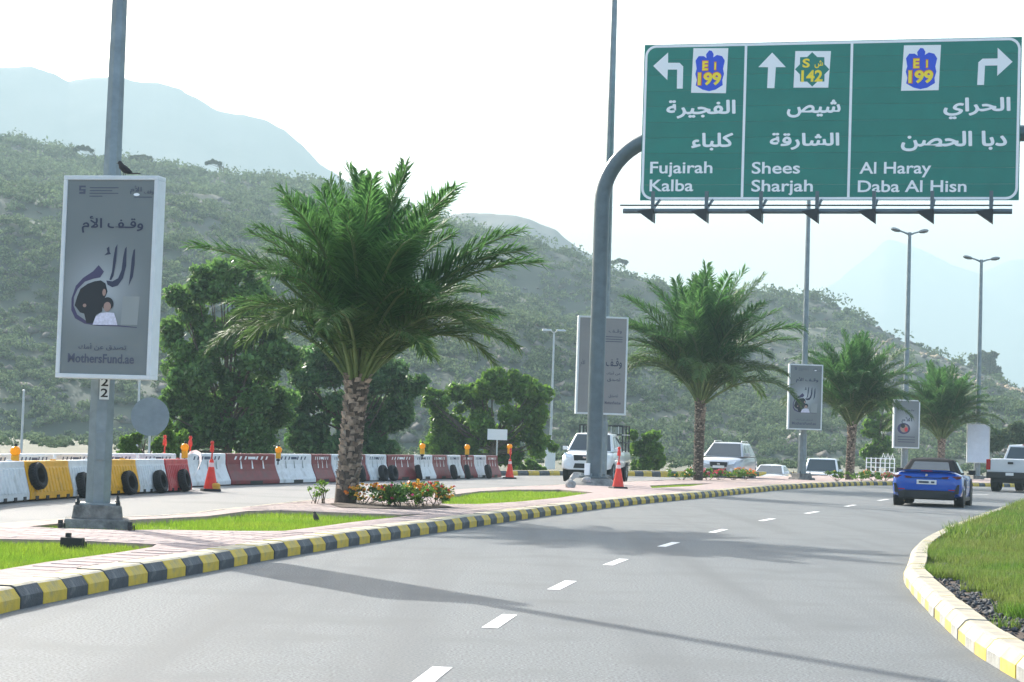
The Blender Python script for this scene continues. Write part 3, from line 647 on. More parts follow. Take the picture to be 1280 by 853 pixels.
# ================================================================== VEGETATION
def frond_mesh(e0, droop, L, seed, m):
    r = np.random.default_rng(seed); n = 22; s = np.linspace(0, 1, n); e = e0 - droop * s ** 1.4; ds = L / (n - 1)
    x = np.r_[0, np.cumsum(np.cos(e[:-1]) * ds)]; z = np.r_[0, np.cumsum(np.sin(e[:-1]) * ds)]
    sway = 0.10 * L * s ** 2 * r.uniform(-1, 1); c = np.c_[x, sway, z]
    mb = MB(); mb.tube([tuple(p) for p in c[::3]] + [tuple(c[-1])], [0.045 * (1 - 0.88 * q) for q in np.r_[s[::3], 1]], 5)
    nv = len(mb.v); V = [np.array(mb.v)]; F4 = []; F3 = mb.f
    NL = 118; o = nv; quads = []
    for k in range(NL):
        q = 0.20 + 0.80 * (k + 0.5) / NL
        p = np.array([np.interp(q, s, c[:, j]) for j in range(3)]); ee = np.interp(q, s, e); t = np.array((math.cos(ee), 0, math.sin(ee))); up = np.array((-math.sin(ee), 0, math.cos(ee)))
        ll = 0.74 * (L / 3.3) * min(1.0, 0.45 + (q - 0.18) / 0.22) * (1 - 0.62 * max(0, (q - 0.55) / 0.45))
        for sd in (-1, 1):
            fw = 0.62 + 0.5 * q + r.normal() * 0.10; d = t * fw + np.array((0, sd, 0)) * (0.95 - .25 * q) + up * (0.30 + r.normal() * 0.22); d /= np.linalg.norm(d)
            l2 = ll * r.uniform(.82, 1.12); wdir = np.cross(d, up + r.normal(size=3) * .25); wdir /= np.linalg.norm(wdir); w = 0.0175 * L / 3.3
            mid = p + d * l2 * .45; tip = p + d * l2 - np.array((0, 0, 1)) * l2 * .22 * r.uniform(0, 1.8)
            quads.append((p, mid + wdir * w, tip, mid - wdir * w))
    Q = np.array(quads).reshape(-1, 3)
    me = bpy.data.meshes.new('frond'); vs = mb.v + [tuple(v) for v in Q]; fs = mb.f + [(nv + 4 * i, nv + 4 * i + 1, nv + 4 * i + 2, nv + 4 * i + 3) for i in range(len(quads))]
    me.from_pydata(vs, [], fs); me.materials.append(M_rachis); me.materials.append(m)
    me.polygons.foreach_set('material_index', [0] * len(mb.f) + [1] * len(quads)); me.update(); return me
FR = []
for cls, (e0, dr) in enumerate(((88, 16), (81, 34), (75, 50), (67, 66), (61, 80), (54, 94))):
    FR.append([frond_mesh(R(e0 + v * 3), R(dr + v * 9), 3.3, 100 + cls * 10 + v, M_palmd if cls == 5 else M_palm) for v in range(3)])
def palm(base, trunk_h, crown_s, label, r0=0.25, seed=1, nf=52, lean=(0, 0)):
    rg = np.random.default_rng(seed); t = thing('date_palm', label, 'palm tree', base, rg.uniform(0, 6.28), 'date palms along the median')
    t.rotation_euler = (lean[0], lean[1], t.rotation_euler[2])
    mb = MB(); zs = np.linspace(-0.1, trunk_h + 0.25, 9)
    mb.tube([(0.02 * math.sin(z * 1.3), 0.02 * math.cos(z), z) for z in zs], [r0 * (1.12 - 0.16 * abs(i / 8 - 0.15) + (0.15 if i > 6 else 0)) for i in range(9)], 14)
    mb.build('trunk', M_bark, t, smooth=True)
    bt = MB(); nb = int(trunk_h / 0.0095)
    for k in range(nb):
        z = 0.12 + k * (trunk_h - 0.05) / nb; a = k * 2.39996 + rg.normal() * .22; z += rg.normal() * .02; rr = r0 * rg.uniform(.94, 1.08); ln = 0.13 + 0.05 * rg.random(); w = 0.072 * rg.uniform(.8, 1.2); out = 0.032 + 0.02 * rg.random() + (0.05 * (k / nb) ** 6)
        ca, sa = math.cos(a), math.sin(a); rd = np.array((ca, sa, 0)); tg = np.array((-sa, ca, 0)); c = rd * rr + np.array((0, 0, z))
        b0 = c - rd * .05 - tg * w; b1 = c - rd * .05 + tg * w; tp = c + rd * out + np.array((0, 0, ln))
        bt.add([b0, b1, tp + tg * w * .55, tp - tg * w * .55, c - rd * .05 + np.array((0, 0, ln * 1.05)) + tg * w * .5, c - rd * .05 + np.array((0, 0, ln * 1.05)) - tg * w * .5],
               [(0, 1, 2, 3), (3, 2, 4, 5), (1, 4, 2), (0, 3, 5)])
    tag(bt.build('bark_boots', M_bark2, t, fix=False), kind='stuff')
    for k in range(nf):
        f = k / nf; cls = min(5, int(f ** 0.95 * 6)); a = k * 2.39996 + rg.normal() * .15
        o = bpy.data.objects.new('frond', FR[cls][rg.integers(3)]); COL.objects.link(o); o.parent = t
        rr = r0 * (0.15 + 0.75 * f); o.location = (math.cos(a) * rr, math.sin(a) * rr, trunk_h + 0.20 - 0.22 * f + 0.1 * rg.random())
        s = crown_s * rg.uniform(.86, 1.1) * (1.0 if cls < 4 else 0.88); o.scale = (s, s, s); o.rotation_euler = (rg.normal() * .10, rg.normal() * .09, a)
    return t
pb = P(432, 630, 0.14); palm((*pb[:2], 0.14), 2.2, 1.14, 'large date palm with shaggy pale trunk nearest the camera, by the orange flower bed', 0.185, 3, 72, (0, R(3.5)))
pb = P(872, 600.5, 0.14); palm((*pb[:2], 0.14), 2.9, 1.42, 'second date palm from the left, dark trunk beside the silver oncoming car', 0.165, 5, 72, (0, R(1.5)))
pb = P(1062, 600, 0.14); palm((*pb[:2], 0.14), 2.4, 1.20, 'third date palm from the left, beyond the white oncoming car', 0.17, 8, 70, (0, R(-2)))
pb = PD(1176, 601, 106); palm((*pb[:2], 0.14), 2.0, 1.16, 'farthest date palm at right, behind the blue convertible', 0.17, 12, 66)

def tree_blobs(name, label, cat, blobs, dist, m, leaf, nper, group=None, flat=0.85, base_px=None, seed=1, depth=1.0, trunk_r=0.14, base_z=0.0):
    """crown of many leaf clumps in lobes (lobes traced as px, py, radius), set at its real distance"""
    rg = np.random.default_rng(seed); ppm = FPX / dist
    bx = base_px if base_px else np.mean([b[0] for b in blobs]); root = PD(bx, hor(bx), dist); root[2] = base_z
    cents = []; rads = []
    for (x, y, r) in blobs:
        c = PD(x, y, dist); rr = r / ppm; c = c + np.array((0, rg.normal() * rr * .5 * depth, 0))
        for k in range(13):
            d = rg.normal(size=3); d /= np.linalg.norm(d); d *= rg.uniform(.35, .92); cents.append(c + d * rr * np.array((1, depth, .95))); rads.append(rr * rg.uniform(.30, .56))
    cents = np.array(cents) - root; rads = np.array(rads); cents[:, 2] = np.maximum(cents[:, 2], rads * .3)
    t = thing(name, label, cat, tuple(root), 0, group)
    per = np.maximum(20, (nper * (rads / rads.mean()) ** 2)).astype(int)
    V, Fq = leaf_cloud(cents, rads, per, leaf, flat, seed, shell=0.25, dome=False); np_obj('crown', V, Fq, m, t)
    mb = MB(); top = cents[:, 2].mean()
    mb.tube([(0, 0, -0.2), (0.05, 0.03, top * .4), (-0.03, 0.02, top * .75), (0.02, 0, top * 1.1)], [trunk_r * 1.25, trunk_r, trunk_r * .75, trunk_r * .3], 9)
    for k in range(0, len(cents), 4):
        c = cents[k]; z0 = min(c[2] * .75, top * rg.uniform(.3, .7)); a = np.array((0, 0, z0)); md = a + (c - a) * .5 + np.array((0, 0, -.06 * np.linalg.norm(c - a)))
        mb.tube([tuple(a), tuple(md), tuple(c)], [trunk_r * .45, trunk_r * .28, trunk_r * .08], 5)
    mb.build('trunk', M_wood, t, smooth=True); return t
RG = 'broadleaf trees along the roadside'
tree_blobs('broadleaf_tree', 'tallest dense green roadside tree, behind the barriers left of the near palm', 'tree',
    [(262, 352, 34), (300, 362, 36), (236, 375, 28), (330, 395, 34), (240, 420, 36), (285, 425, 40), (335, 450, 38), (245, 470, 40), (295, 490, 44), (335, 510, 40), (222, 505, 24), (250, 535, 42), (310, 550, 40), (222, 555, 26)],
    72, M_leafb, 0.11, 250, RG, seed=21, base_px=285)
tree_blobs('broadleaf_tree', 'very dark rounded tree directly behind the near palm trunk', 'tree',
    [(395, 465, 34), (430, 455, 34), (470, 470, 34), (505, 478, 28), (400, 510, 38), (450, 520, 40), (495, 520, 30), (385, 550, 32), (430, 560, 34), (475, 560, 30)],
    80, M_leafa, 0.12, 260, RG, seed=22, base_px=445)
tree_blobs('broadleaf_tree', 'bushy light-topped tree left of the small white lamp post', 'tree',
    [(543, 500, 18), (555, 530, 26), (585, 498, 22), (615, 485, 24), (648, 478, 20), (668, 500, 22), (655, 528, 30), (610, 530, 32), (575, 560, 26), (630, 562, 28), (672, 556, 22), (540, 560, 18)],
    92, M_leafc, 0.125, 210, RG, seed=23, base_px=615)
tree_blobs('roadside_bush', 'bright green loose bush right of the white oncoming pickup', 'bush',
    [(800, 560, 13), (812, 548, 12), (818, 566, 14), (805, 580, 12), (825, 582, 12), (795, 585, 9), (790, 545, 8)], 98, M_leafc, 0.12, 100, seed=24, trunk_r=0.05)
tree_blobs('roadside_bush', 'bright green sapling bush beside the grey sign back at left', 'bush',
    [(158, 556, 12), (170, 545, 9), (165, 570, 14), (205, 562, 14), (215, 545, 14), (208, 530, 8), (150, 572, 8)], 58, M_leafc, 0.085, 100, seed=25, trunk_r=0.04)
tree_blobs('roadside_bush', 'small pale green bush at the foot of the small white lamp post', 'bush',
    [(650, 586, 7), (664, 582, 8), (676, 588, 6), (640, 588, 5)], 97, M_leafc, 0.10, 60, seed=26, trunk_r=0.03)
tree_blobs('roadside_tree', 'yellow-green thin tree behind the poster left of the blue convertible', 'tree',
    [(1092, 512, 12), (1105, 498, 13), (1090, 540, 14), (1110, 530, 13), (1100, 558, 14), (1085, 565, 10)], 125, M_leafc, 0.14, 90, seed=27, trunk_r=0.07)
tree_blobs('hill_bush', 'broad olive bush on the slope above the white pickup at right', 'bush',
    [(1250, 548, 14), (1270, 542, 16), (1285, 552, 16), (1236, 556, 10)], 132, M_scrub, 0.17, 90, seed=28, trunk_r=0.05)
tree_blobs('ridge_tree', 'round green tree on the ridge behind the rightmost tall lamp post', 'tree',
    [(1222, 452, 11), (1236, 450, 12), (1214, 463, 10), (1230, 466, 13), (1244, 464, 9)], 470, M_acac, 0.5, 110, 'trees on the ridge', seed=29, trunk_r=0.09, base_z=EYE + (hor(1228) - 482) / FPX * 470)
tree_blobs('ridge_tree', 'dark ridge tree just right of the fourth lamp post', 'tree',
    [(1150, 444, 9), (1162, 450, 8), (1143, 450, 7)], 475, M_acac, 0.5, 100, 'trees on the ridge', seed=30, trunk_r=0.08, base_z=EYE + (hor(1150) - 466) / FPX * 475)
for i, (x, y, w, lb) in enumerate(((103, 181, 9, 'flat-topped acacia on the skyline left of the near lamp post'), (176, 192, 10, 'flat-topped acacia on the skyline just right of the near lamp post'),
        (266, 198, 7, 'small flat-topped acacia on the skyline between near lamp post and palm'), (653, 287, 9, 'flat-topped acacia on the skyline right of the near palm crown'),
        (774, 315, 7, 'thin acacia on the skyline just right of the curved gantry post'), (952, 388, 16, 'hazy tree on the skyline above the second palm'), (815, 341, 8, 'dark low acacia on the skyline left of the second palm'))):
    y += 12 if x > 450 else 5
    tree_blobs('acacia_tree', lb, 'tree', [(x - w * 1.1, y + 1.5, w * .35), (x - w * .5, y, w * .4), (x, y - 1, w * .4), (x + w * .6, y, w * .4), (x + w * 1.2, y + 1.5, w * .35)], 512, M_acac, 0.34, 60, 'trees on the ridge', flat=0.4, seed=40 + i, trunk_r=0.08, base_z=EYE + (hor(x) - y - w * 2.0) / FPX * 512)

def flower_bush(label, px, py, w, h, leafm, petals, nl=420, npet=26, seed=1, z=0.14, cat='flower bush', name='flower_bush', group='flowering plants on the median', leaf=0.035):
    h *= .78 if name == 'flower_bush' else 1.0; rg = np.random.default_rng(seed); b = P(px, py, z); t = thing(name, label, cat, (b[0], b[1], z), 0, group)
    k = 9; c = np.c_[rg.uniform(-w, w, k) * .5, rg.uniform(-w, w, k) * .4, rg.uniform(.25, .75, k) * h]; rd = np.full(k, min(w, h) * .34)
    V, Fq = leaf_cloud(c, rd, np.full(k, nl // k), leaf, .9, seed, .2); V[:, 2] = np.maximum(V[:, 2], 0.01); np_obj('foliage', V, Fq, leafm, t)
    mb = MB()
    for q in range(k): mb.tube([(rg.normal() * .03, rg.normal() * .03, -0.04), tuple(c[q] * .6), tuple(c[q])], [.008, .006, .003], 4)
    mb.build('stems', M_wood, t)
    for m, frac in petals:
        n = max(3, int(npet * frac)); i = rg.integers(k, size=n); d = rg.normal(size=(n, 3)); d[:, 2] = np.abs(d[:, 2]); d[:, 1] = -np.abs(d[:, 1]); d /= np.linalg.norm(d, axis=1)[:, None]
        V, Fq = leaf_cloud(c[i] + d * rd[i][:, None], np.full(n, .03), np.full(n, 9), .028, .9, seed + 9, .3); np_obj('blossom', V, Fq, m, t)
    return t
flower_bush('orange-flowered bush at the foot of the near palm', 456, 632, .85, .48, M_leafb, [(M_flo, .6), (M_fly, .6)], 420, 60, 61)
flower_bush('leafy green bush second from the near palm trunk', 483, 634, .7, .62, M_leafb, [(M_flp, .1)], 520, 20, 62)
flower_bush('pale green bush in the middle of the near flower bed', 500, 635, .6, .5, M_leafc, [(M_flp, .2)], 460, 16, 63)
flower_bush('light leafy bush with few red buds, left of the yellow-flowered one', 517, 635, .6, .55, M_leafc, [(M_flr, .2)], 460, 18, 64)
flower_bush('bush with yellow and orange blooms in the near flower bed', 532, 634, .65, .62, M_leafb, [(M_fly, .6), (M_flo, .5)], 460, 46, 65)
flower_bush('dark bush with red blooms at the right end of the near flower bed', 545, 634, .5, .66, M_leafb, [(M_fly, .5), (M_flr, .5)], 430, 30, 66)
flower_bush('slim leafy sapling standing left of the near palm trunk', 405, 630.5, .22, .62, M_leafc, [], 120, 0, 67, cat='sapling', name='sapling', group='saplings by the near palm', leaf=.03)
flower_bush('sparse leaning sapling, leftmost plant by the near palm', 393, 630.5, .3, .5, M_leafc, [], 90, 0, 68, cat='sapling', name='sapling', group='saplings by the near palm', leaf=.03)
for i, (x, lab, lm, pt) in enumerate(((853, 'green bush at the left end of the far flower bed', M_leafc, [(M_fly, .1)]), (868, 'leafy bush before the second palm trunk', M_leafb, [(M_flr, .3)]),
        (884, 'pink and red flowered bush beside the second palm trunk', M_leafb, [(M_flp, .8), (M_flr, .6)]), (900, 'green bush in front of the silver car', M_leafc, [(M_flr, .15)]),
        (916, 'plain leafy bush before the silver car bumper', M_leafc, [(M_fly, .1)]), (931, 'orange-flowered bush at the right end of the far flower bed', M_leafb, [(M_flo, 1.2)]),
        (1046, 'low olive bush left of the third palm trunk', M_leafc, [(M_fly, .1)]), (1076, 'low bush right of the third palm trunk', M_leafc, [(M_flo, .1)]),
        (1092, 'green bush with a few blooms before the white cage fence', M_leafc, [(M_flo, .3)]), (1105, 'red-flowered bush before the white cage fence', M_leafb, [(M_flr, .8)]))):
    flower_bush(lab, x, 600.2 if x < 1000 else 602, 1.0, .62, lm, pt, 330, 46, 80 + i, leaf=.055)
bed = sheet('flower_bed_soil', [tuple(P(x, y, .15)[:2]) for x, y in ((412, 631), (440, 626), (480, 630), (520, 630), (552, 632), (566, 635), (520, 637), (470, 636.5), (425, 635))], 0.166, M_soil)
struct(bed)

# ================================================================== STREET FURNITURE
def lamp_post(label, base, h, r0, r1, rz, arms=True, plinth=True, armspan=0.85, m=M_galv, flange=True, name='street_lamp'):
    t = thing(name, label, 'street lamp', base, rz, 'double-headed lamp posts along the median' if name == 'street_lamp' else None)
    z = 0.0
    if plinth:
        b = MB(); b.box((0, 0, 0.035), (0.86, 0.86, 0.13), top=.93); b.box((0, 0, 0.185), (0.64, 0.64, 0.175), top=.93); b.build('plinth', M_concd, t, bevel=.02, segs=2)
        for a in (-1, 1):
            for c in (-1, 1):
                q = MB(); q.lathe([(.001, .26), (.03, .26), (.03, .315), (.018, .32), (.012, .385), (.001, .385)], 6, c=(a * .25, c * .25, 0)); q.build('anchor_bolt', M_dark, t)
        q = MB(); q.box((0, 0, .2845), (.52, .52, .022)); q.build('base_plate', m, t); z = 0.27
    pl = MB(); pl.tube([(0, 0, z), (0, 0, 1.9), (0, 0, 1.98), (0, 0, h * .55), (0, 0, h)], [r0, r0 * .96, r0 * .82, (r0 * .82 + r1) / 2, r1], 8); pl.build('pole', m, t)
    dr = MB(); dr.box((0, -r0 * .93, z + 0.75), (.11, .03, .36)); dr.build('access_door', m, t, bevel=.005)
    if arms:
        for s in (-1, 1):
            a = MB(); a.tube([(0, 0, h - .12), (s * .28, 0, h - .02), (s * armspan * .55, 0, h + .06)], [r1 * .7, r1 * .55, r1 * .5], 8); a.build('arm', m, t)
            hd = MB(); L0, L1 = armspan * .5, armspan * 1.0
            for i, (q, w, th) in enumerate(((0, .06, .05), (.15, .13, .085), (.55, .19, .11), (.9, .16, .08), (1, .05, .03))):
                x = s * (L0 + (L1 - L0) * q); zc = h + .05 + .08 * q
                hd.v += [(x, -w, zc), (x, 0, zc - th), (x, w, zc), (x, 0, zc + th)]
            for i in range(4):
                for j in range(4): hd.f.append((i * 4 + j, i * 4 + (j + 1) % 4, i * 4 + 4 + (j + 1) % 4, i * 4 + 4 + j)); hd.m.append(0)
            hd.f += [(0, 1, 2, 3), (16, 17, 18, 19)]; hd.m += [0, 0]; hd.build('lamp_head', M_gantry, t, smooth=True)
    return t
def base_at(px, py, z=0.14): q = P(px, py, z); return (q[0], q[1], z)
b1 = base_at(121, 657.5); l1 = lamp_post('tall galvanised lamp post on a stepped concrete plinth, nearest the camera at left', b1, 12.2, 0.168, 0.07, R(12))
q = MB(); q.box((0.02, -.176, 1.76), (.12, .012, .30)); npl = q.build('number_plate', M_frame, l1)
for k, zz in enumerate((1.78, 1.64)): put_text('2', (-.025, .065, zz, zz + .11), M_black, l1, -.1855, name='numeral', bold=.02)
b2 = (*PD(749.5, 606, 61)[:2], .14); l2 = lamp_post('very tall lamp post standing right behind the sign gantry post', b2, 15.6, 0.21, 0.09, R(16))
b3 = base_at(1002, 600); l3 = lamp_post('lamp post with stepped plinth between the second and third palms', b3, 12.2, 0.19, 0.085, R(25))
b4 = (*PD(1130, 600, 97)[:2], .14); l4 = lamp_post('lamp post rising behind the third palm, fourth from the left', b4, 12.25, 0.18, 0.085, R(10), armspan=.98)
b5 = (*PD(1221, 600, 107)[:2], .05); l5 = lamp_post('rightmost tall lamp post, above the blank pale panel', b5, 12.1, 0.18, 0.085, R(6), armspan=1.04)
sb = PD(687, 592, 100); sb[2] = 0.12
t = thing('small_street_lamp', 'short white double-headed lamp post on a white box base, behind the barriers', 'street lamp', tuple(sb))
q = MB(); q.tube([(0, 0, .6), (0, 0, 6.9)], [.075, .05], 8); q.build('pole', M_galvl, t)
q = MB(); q.box((0, 0, .5), (.52, .52, 1.2)); q.build('box_base', M_signw, t, bevel=.02)
for s in (-1, 1):
    q = MB(); q.box((s * .36, 0, 6.98), (.52, .26, .09), top=.8); q.build('lamp_head', M_galvl, t, bevel=.02)
    q = MB(); q.tube([(0, 0, 6.85), (s * .2, 0, 6.96)], .03, 6); q.build('arm', M_galvl, t)

# ---- poster panels hung on the lamp posts
def poster_panel(label, c, w, h, dep, rz, face_m):
    """c = centre of the front face; the face looks along local -y"""
    t = thing('poster_panel', label, 'advert panel', tuple(c), rz, 'poster panels on the lamp posts')
    q = MB(); fw = .055
    q.box((0, dep / 2, h / 2 - fw / 2), (w, dep, fw)); q.box((0, dep / 2, -h / 2 + fw / 2), (w, dep, fw))
    q.box((-w / 2 + fw / 2, dep / 2, 0), (fw, dep, h - 2 * fw)); q.box((w / 2 - fw / 2, dep / 2, 0), (fw, dep, h - 2 * fw)); q.build('frame', M_frame, t, bevel=.006, segs=1)
    q = MB(); q.box((0, dep * .5 + .01, 0), (w - 2 * fw, dep * .9, h - 2 * fw)); q.build('cabinet', M_galvl, t)
    q = MB(); q.box((0, .022, 0), (w - 2 * fw + .002, .012, h - 2 * fw + .002)); q.build('poster_sheet', face_m, t)
    for s in (-1, 1):
        q = MB(); q.box((0, dep + .07, s * h * .3), (.5, .16, .07)); q.build('bracket', M_galv, t)
    return t
def flat_poly(pts, y, m, parent, name):
    n = len(pts); me = bpy.data.meshes.new(name); bm = bmesh.new(); vs = [bm.verts.new((p[0], y, p[1])) for p in pts]; f = bm.faces.new(vs); bm.normal_update()
    bmesh.ops.triangulate(bm, faces=[f], quad_method='BEAUTY', ngon_method='EAR_CLIP'); bm.to_mesh(me); bm.free(); me.materials.append(m); return mesh_obj(name, me, parent)
def ell(cx, cy, rx, ry, n=18): return [(cx + rx * math.cos(6.2832 * i / n), cy + ry * math.sin(6.2832 * i / n)) for i in range(n)]
def art_full(t, W, Hh, soft=False):
    """poster print, drawn in (u, v): u 0..1 left to right, v 0..1 top to bottom of the sheet"""
    X = lambda u: (u - .5) * W; Zv = lambda v: (.5 - v) * Hh; y = .0135
    def pol(pts, m, dy=0.0, name='print_shape'): return flat_poly([(X(a), Zv(b)) for a, b in pts], y - dy, m, t, name)
    A = lambda x, yy: ((x / 5.33 + 60 - 74) / 118, (yy / 5.33 + 210 - 223) / 247)      # from measured coordinates
    B = lambda x, yy: A(x, yy + 586.6)
    def txt(s, x0, x1, y0, y1, f, m, **k):
        a, b = f(x0, y0), f(x1, y1); put_text(s, (X(a[0]), X(b[0]), Zv(b[1]), Zv(a[1])), m, t, y - .002, **k)
    txt('وقـف الأم', 190, 635, 315, 430, A, M_ink, ar=True, bold=.018, name='headline')
    pol([B(*p) for p in ((325, 62), (285, 105), (215, 150), (165, 205), (138, 290), (140, 370), (170, 425), (240, 460), (330, 472), (480, 474), (620, 481), (620, 477), (480, 466), (330, 458), (250, 440), (185, 400), (155, 340), (155, 280), (180, 225), (230, 175), (290, 155), (340, 145), (365, 105))], M_inkp, .001, 'calligraphy_stroke')
    pol([A(*p) for p in ((583, 535), (585, 640), (575, 725), (548, 787), (556, 700), (562, 600), (572, 545))], M_ink, .001, 'calligraphy_stroke')
    pol([A(*p) for p in ((522, 520), (524, 650), (505, 735), (470, 785), (430, 797), (395, 780), (385, 752), (430, 757), (470, 735), (492, 680), (500, 590), (510, 535))], M_ink, .001, 'calligraphy_stroke')
    pol([A(*p) for p in ((455, 505), (450, 620), (436, 720), (420, 750), (408, 745), (424, 690), (430, 600), (440, 530))], M_ink, .003, 'calligraphy_stroke')
    pol([A(*p) for p in ((395, 520), (378, 535), (385, 560), (362, 582), (410, 572), (400, 558), (398, 540))], M_ink, .001, 'calligraphy_stroke')
    pol([B(*p) for p in ((510, 270), (632, 270), (622, 462), (502, 462))], M_pane, .001)
    pol([B(*p) for p in ((345, 165), (380, 185), (397, 240), (380, 285), (362, 320), (365, 375), (322, 400), (302, 456), (255, 456), (235, 392), (205, 385), (163, 337), (178, 280), (200, 225), (250, 190), (300, 172))], M_inkb, .002)
    pol([B(*p) for p in ell(374, 246, 13, 24)], M_skin, .004); pol([B(*p) for p in ell(236, 337, 13, 12)], M_skin, .004)
    pol([B(*p) for p in ((350, 388), (395, 380), (452, 384), (470, 430), (480, 466), (300, 466), (320, 410))], M_shirt, .004)
    pol([B(*p) for p in ell(402, 322, 43, 44)], M_inkb, .006); pol([B(*p) for p in ell(402, 343, 27, 33)], M_skin, .008)
    txt('تصدق عن أمك', 205, 550, 590, 640, B, M_inks, ar=True, bold=.01)
    a, b = B(130, 722), B(610, 660); put_text('MothersFund.ae', (X(a[0]), X(b[0]), Zv(a[1]), Zv(b[1])), M_inks, t, y - .002, bold=.02, cap=True)
    pol([A(*p) for p in ((158, 108), (205, 108), (205, 120), (172, 120), (172, 132), (205, 132), (205, 165), (160, 165), (160, 150), (190, 150), (190, 143), (158, 143))], M_inks, .001, 'emblem')
    for k, (yy, xe) in enumerate(((122, 445), (142, 400), (160, 445), (180, 330))):
        pol([A(*p) for p in ((235, yy - 3), (xe, yy - 3), (xe, yy + 3), (235, yy + 3))], M_inks, .001, 'small_print')
    txt('الأم', 530, 612, 108, 165, A, M_inks, ar=True, bold=.01); txt('وقف', 630, 700, 135, 168, A, M_inks, ar=True, bold=.01)
    pol([A(*p) for p in ell(577, 168, 22, 10)], M_signw, .001); pol([A(*p) for p in ((560, 182), (690, 182), (690, 188), (560, 188))], M_inks, .001, 'small_print')
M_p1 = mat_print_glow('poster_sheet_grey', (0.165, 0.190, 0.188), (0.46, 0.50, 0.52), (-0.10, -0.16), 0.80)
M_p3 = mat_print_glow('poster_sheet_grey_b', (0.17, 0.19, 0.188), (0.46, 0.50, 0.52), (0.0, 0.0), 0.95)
M_p2 = mat('poster_sheet_plain', (0.25, 0.245, 0.235), .45, var=.05, vscale=2)
def panel_geo(x0, x1, y0, y1, dist): a = PD((x0 + x1) / 2, (y0 + y1) / 2, dist); k = dist / FPX; return a, (x1 - x0) * k, (y1 - y0) * k
c, w, h = panel_geo(71, 195.5, 218.5, 474, b1[1] - .62)
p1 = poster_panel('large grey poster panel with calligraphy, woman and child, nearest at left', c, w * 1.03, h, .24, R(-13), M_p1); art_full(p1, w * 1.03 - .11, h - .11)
c, w, h = panel_geo(721, 784.5, 395.5, 518.5, b2[1] - .45)
p2 = poster_panel('grey text-only poster panel half hidden by the sign gantry post', c, w, h, .28, R(6), M_p2)
W2, H2 = w - .11, h - .11
for (s, u0, u1, v0, v1, mm) in (('وقـف', .62, .90, .11, .16, M_inks), ('وقـف', .58, .92, .42, .53, M_ink), ('عن أمك', .60, .9, .56, .60, M_ink), ('تصدق', .62, .9, .63, .67, M_ink), ('الأم', .04, .13, .44, .52, M_inks), ('تصدق', .66, .86, .80, .84, M_inks)):
    put_text(s, ((u0 - .5) * W2, (u1 - .5) * W2, (.5 - v1) * H2, (.5 - v0) * H2), mm, p2, .011, ar=True, bold=.01)
for v, u0 in ((.19, .5), (.215, .55), (.24, .5)): flat_poly([((u0 - .5) * W2, (.5 - v) * H2), (.42 * W2, (.5 - v) * H2), (.42 * W2, (.492 - v) * H2), ((u0 - .5) * W2, (.492 - v) * H2)], .012, M_inks, p2, 'small_print')
put_text('MothersFund.ae', (.08 * W2, .42 * W2, -.405 * H2, -.375 * H2), M_inks, p2, .011, cap=True, bold=.02)
c, w, h = panel_geo(985.5, 1028.5, 455.5, 537.5, b3[1] - .45)
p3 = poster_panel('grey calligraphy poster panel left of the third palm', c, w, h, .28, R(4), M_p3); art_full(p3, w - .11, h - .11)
c, w, h = panel_geo(1117, 1150, 500, 560.5, b4[1] - .45)
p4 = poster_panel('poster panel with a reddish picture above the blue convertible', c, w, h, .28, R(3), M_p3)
W4, H4 = w - .11, h - .11
flat_poly([(a * W4, b * H4) for a, b in ell(-.12, -.10, .27, .12)], .012, M_inkp, p4, 'print_shape'); flat_poly([(a * W4, b * H4) for a, b in ell(-.10, -.10, .17, .085)], .009, M_skin, p4, 'print_shape')
flat_poly([(a * W4, b * H4) for a, b in ell(-.16, -.04, .09, .05)], .007, M_inkb, p4, 'print_shape'); flat_poly([(a * W4, b * H4) for a, b in ell(-.02, -.12, .07, .05)], .006, M_flr, p4, 'print_shape')
put_text('الأم', (-.22 * W4, .22 * W4, .02 * H4, .15 * H4), M_ink, p4, .011, ar=True, bold=.01)
put_text('وقـف الأم', (-.3 * W4, .3 * W4, .27 * H4, .33 * H4), M_ink, p4, .011, ar=True, bold=.01)
for v in (.27, .33, .38): flat_poly([(-.36 * W4, -v * H4), (.36 * W4, -v * H4), (.36 * W4, -(v + .018) * H4), (-.36 * W4, -(v + .018) * H4)], .012, M_inks, p4, 'small_print')
c, w, h = panel_geo(1209, 1237, 530, 579, b5[1] - .5)
poster_panel('blank pale blue-white panel behind the blue convertible, on the rightmost lamp post', c, w, h, .28, R(-8), M_blank)

# ---- birds
def bird(label, loc, s, rz):
    t = thing('bird', label, 'bird', loc, rz)
    b = MB(); pts = [(-.09, .045), (-.05, .06), (0, .085), (.04, .115), (.058, .145), (.07, .155)]; b.tube([(x * s, 0, z * s) for x, z in pts], [q * s for q in (.012, .03, .042, .036, .026, .018)], 10)
    b.lathe([(.001, -.024 * s), (.018 * s, -.016 * s), (.025 * s, 0), (.018 * s, .018 * s), (.001, .026 * s)], 10, c=(.068 * s, 0, .158 * s)); b.build('body', M_bird, t, smooth=True)
    b = MB(); b.prismz([(-.08 * s, -.02 * s), (-.08 * s, .02 * s), (-.185 * s, .028 * s), (-.185 * s, -.028 * s)], .034 * s, .042 * s); b.build('tail', M_bird, t)
    b = MB(); b.tube([(.085 * s, 0, .16 * s), (.112 * s, 0, .152 * s)], [.008 * s, .001], 5); b.build('beak', M_dark, t)
    for q in (-1, 1):
        b = MB(); b.tube([(.0, q * .016 * s, .06 * s), (.004 * s, q * .018 * s, 0)], .004 * s, 5); b.build('leg', M_dark, t)
    return t
pc = Vector(p1.location); topz = pc.z + (474 - 218.5) * (b1[1] - .62) / FPX / 2
bx = PD(156, 217, b1[1] - .50)
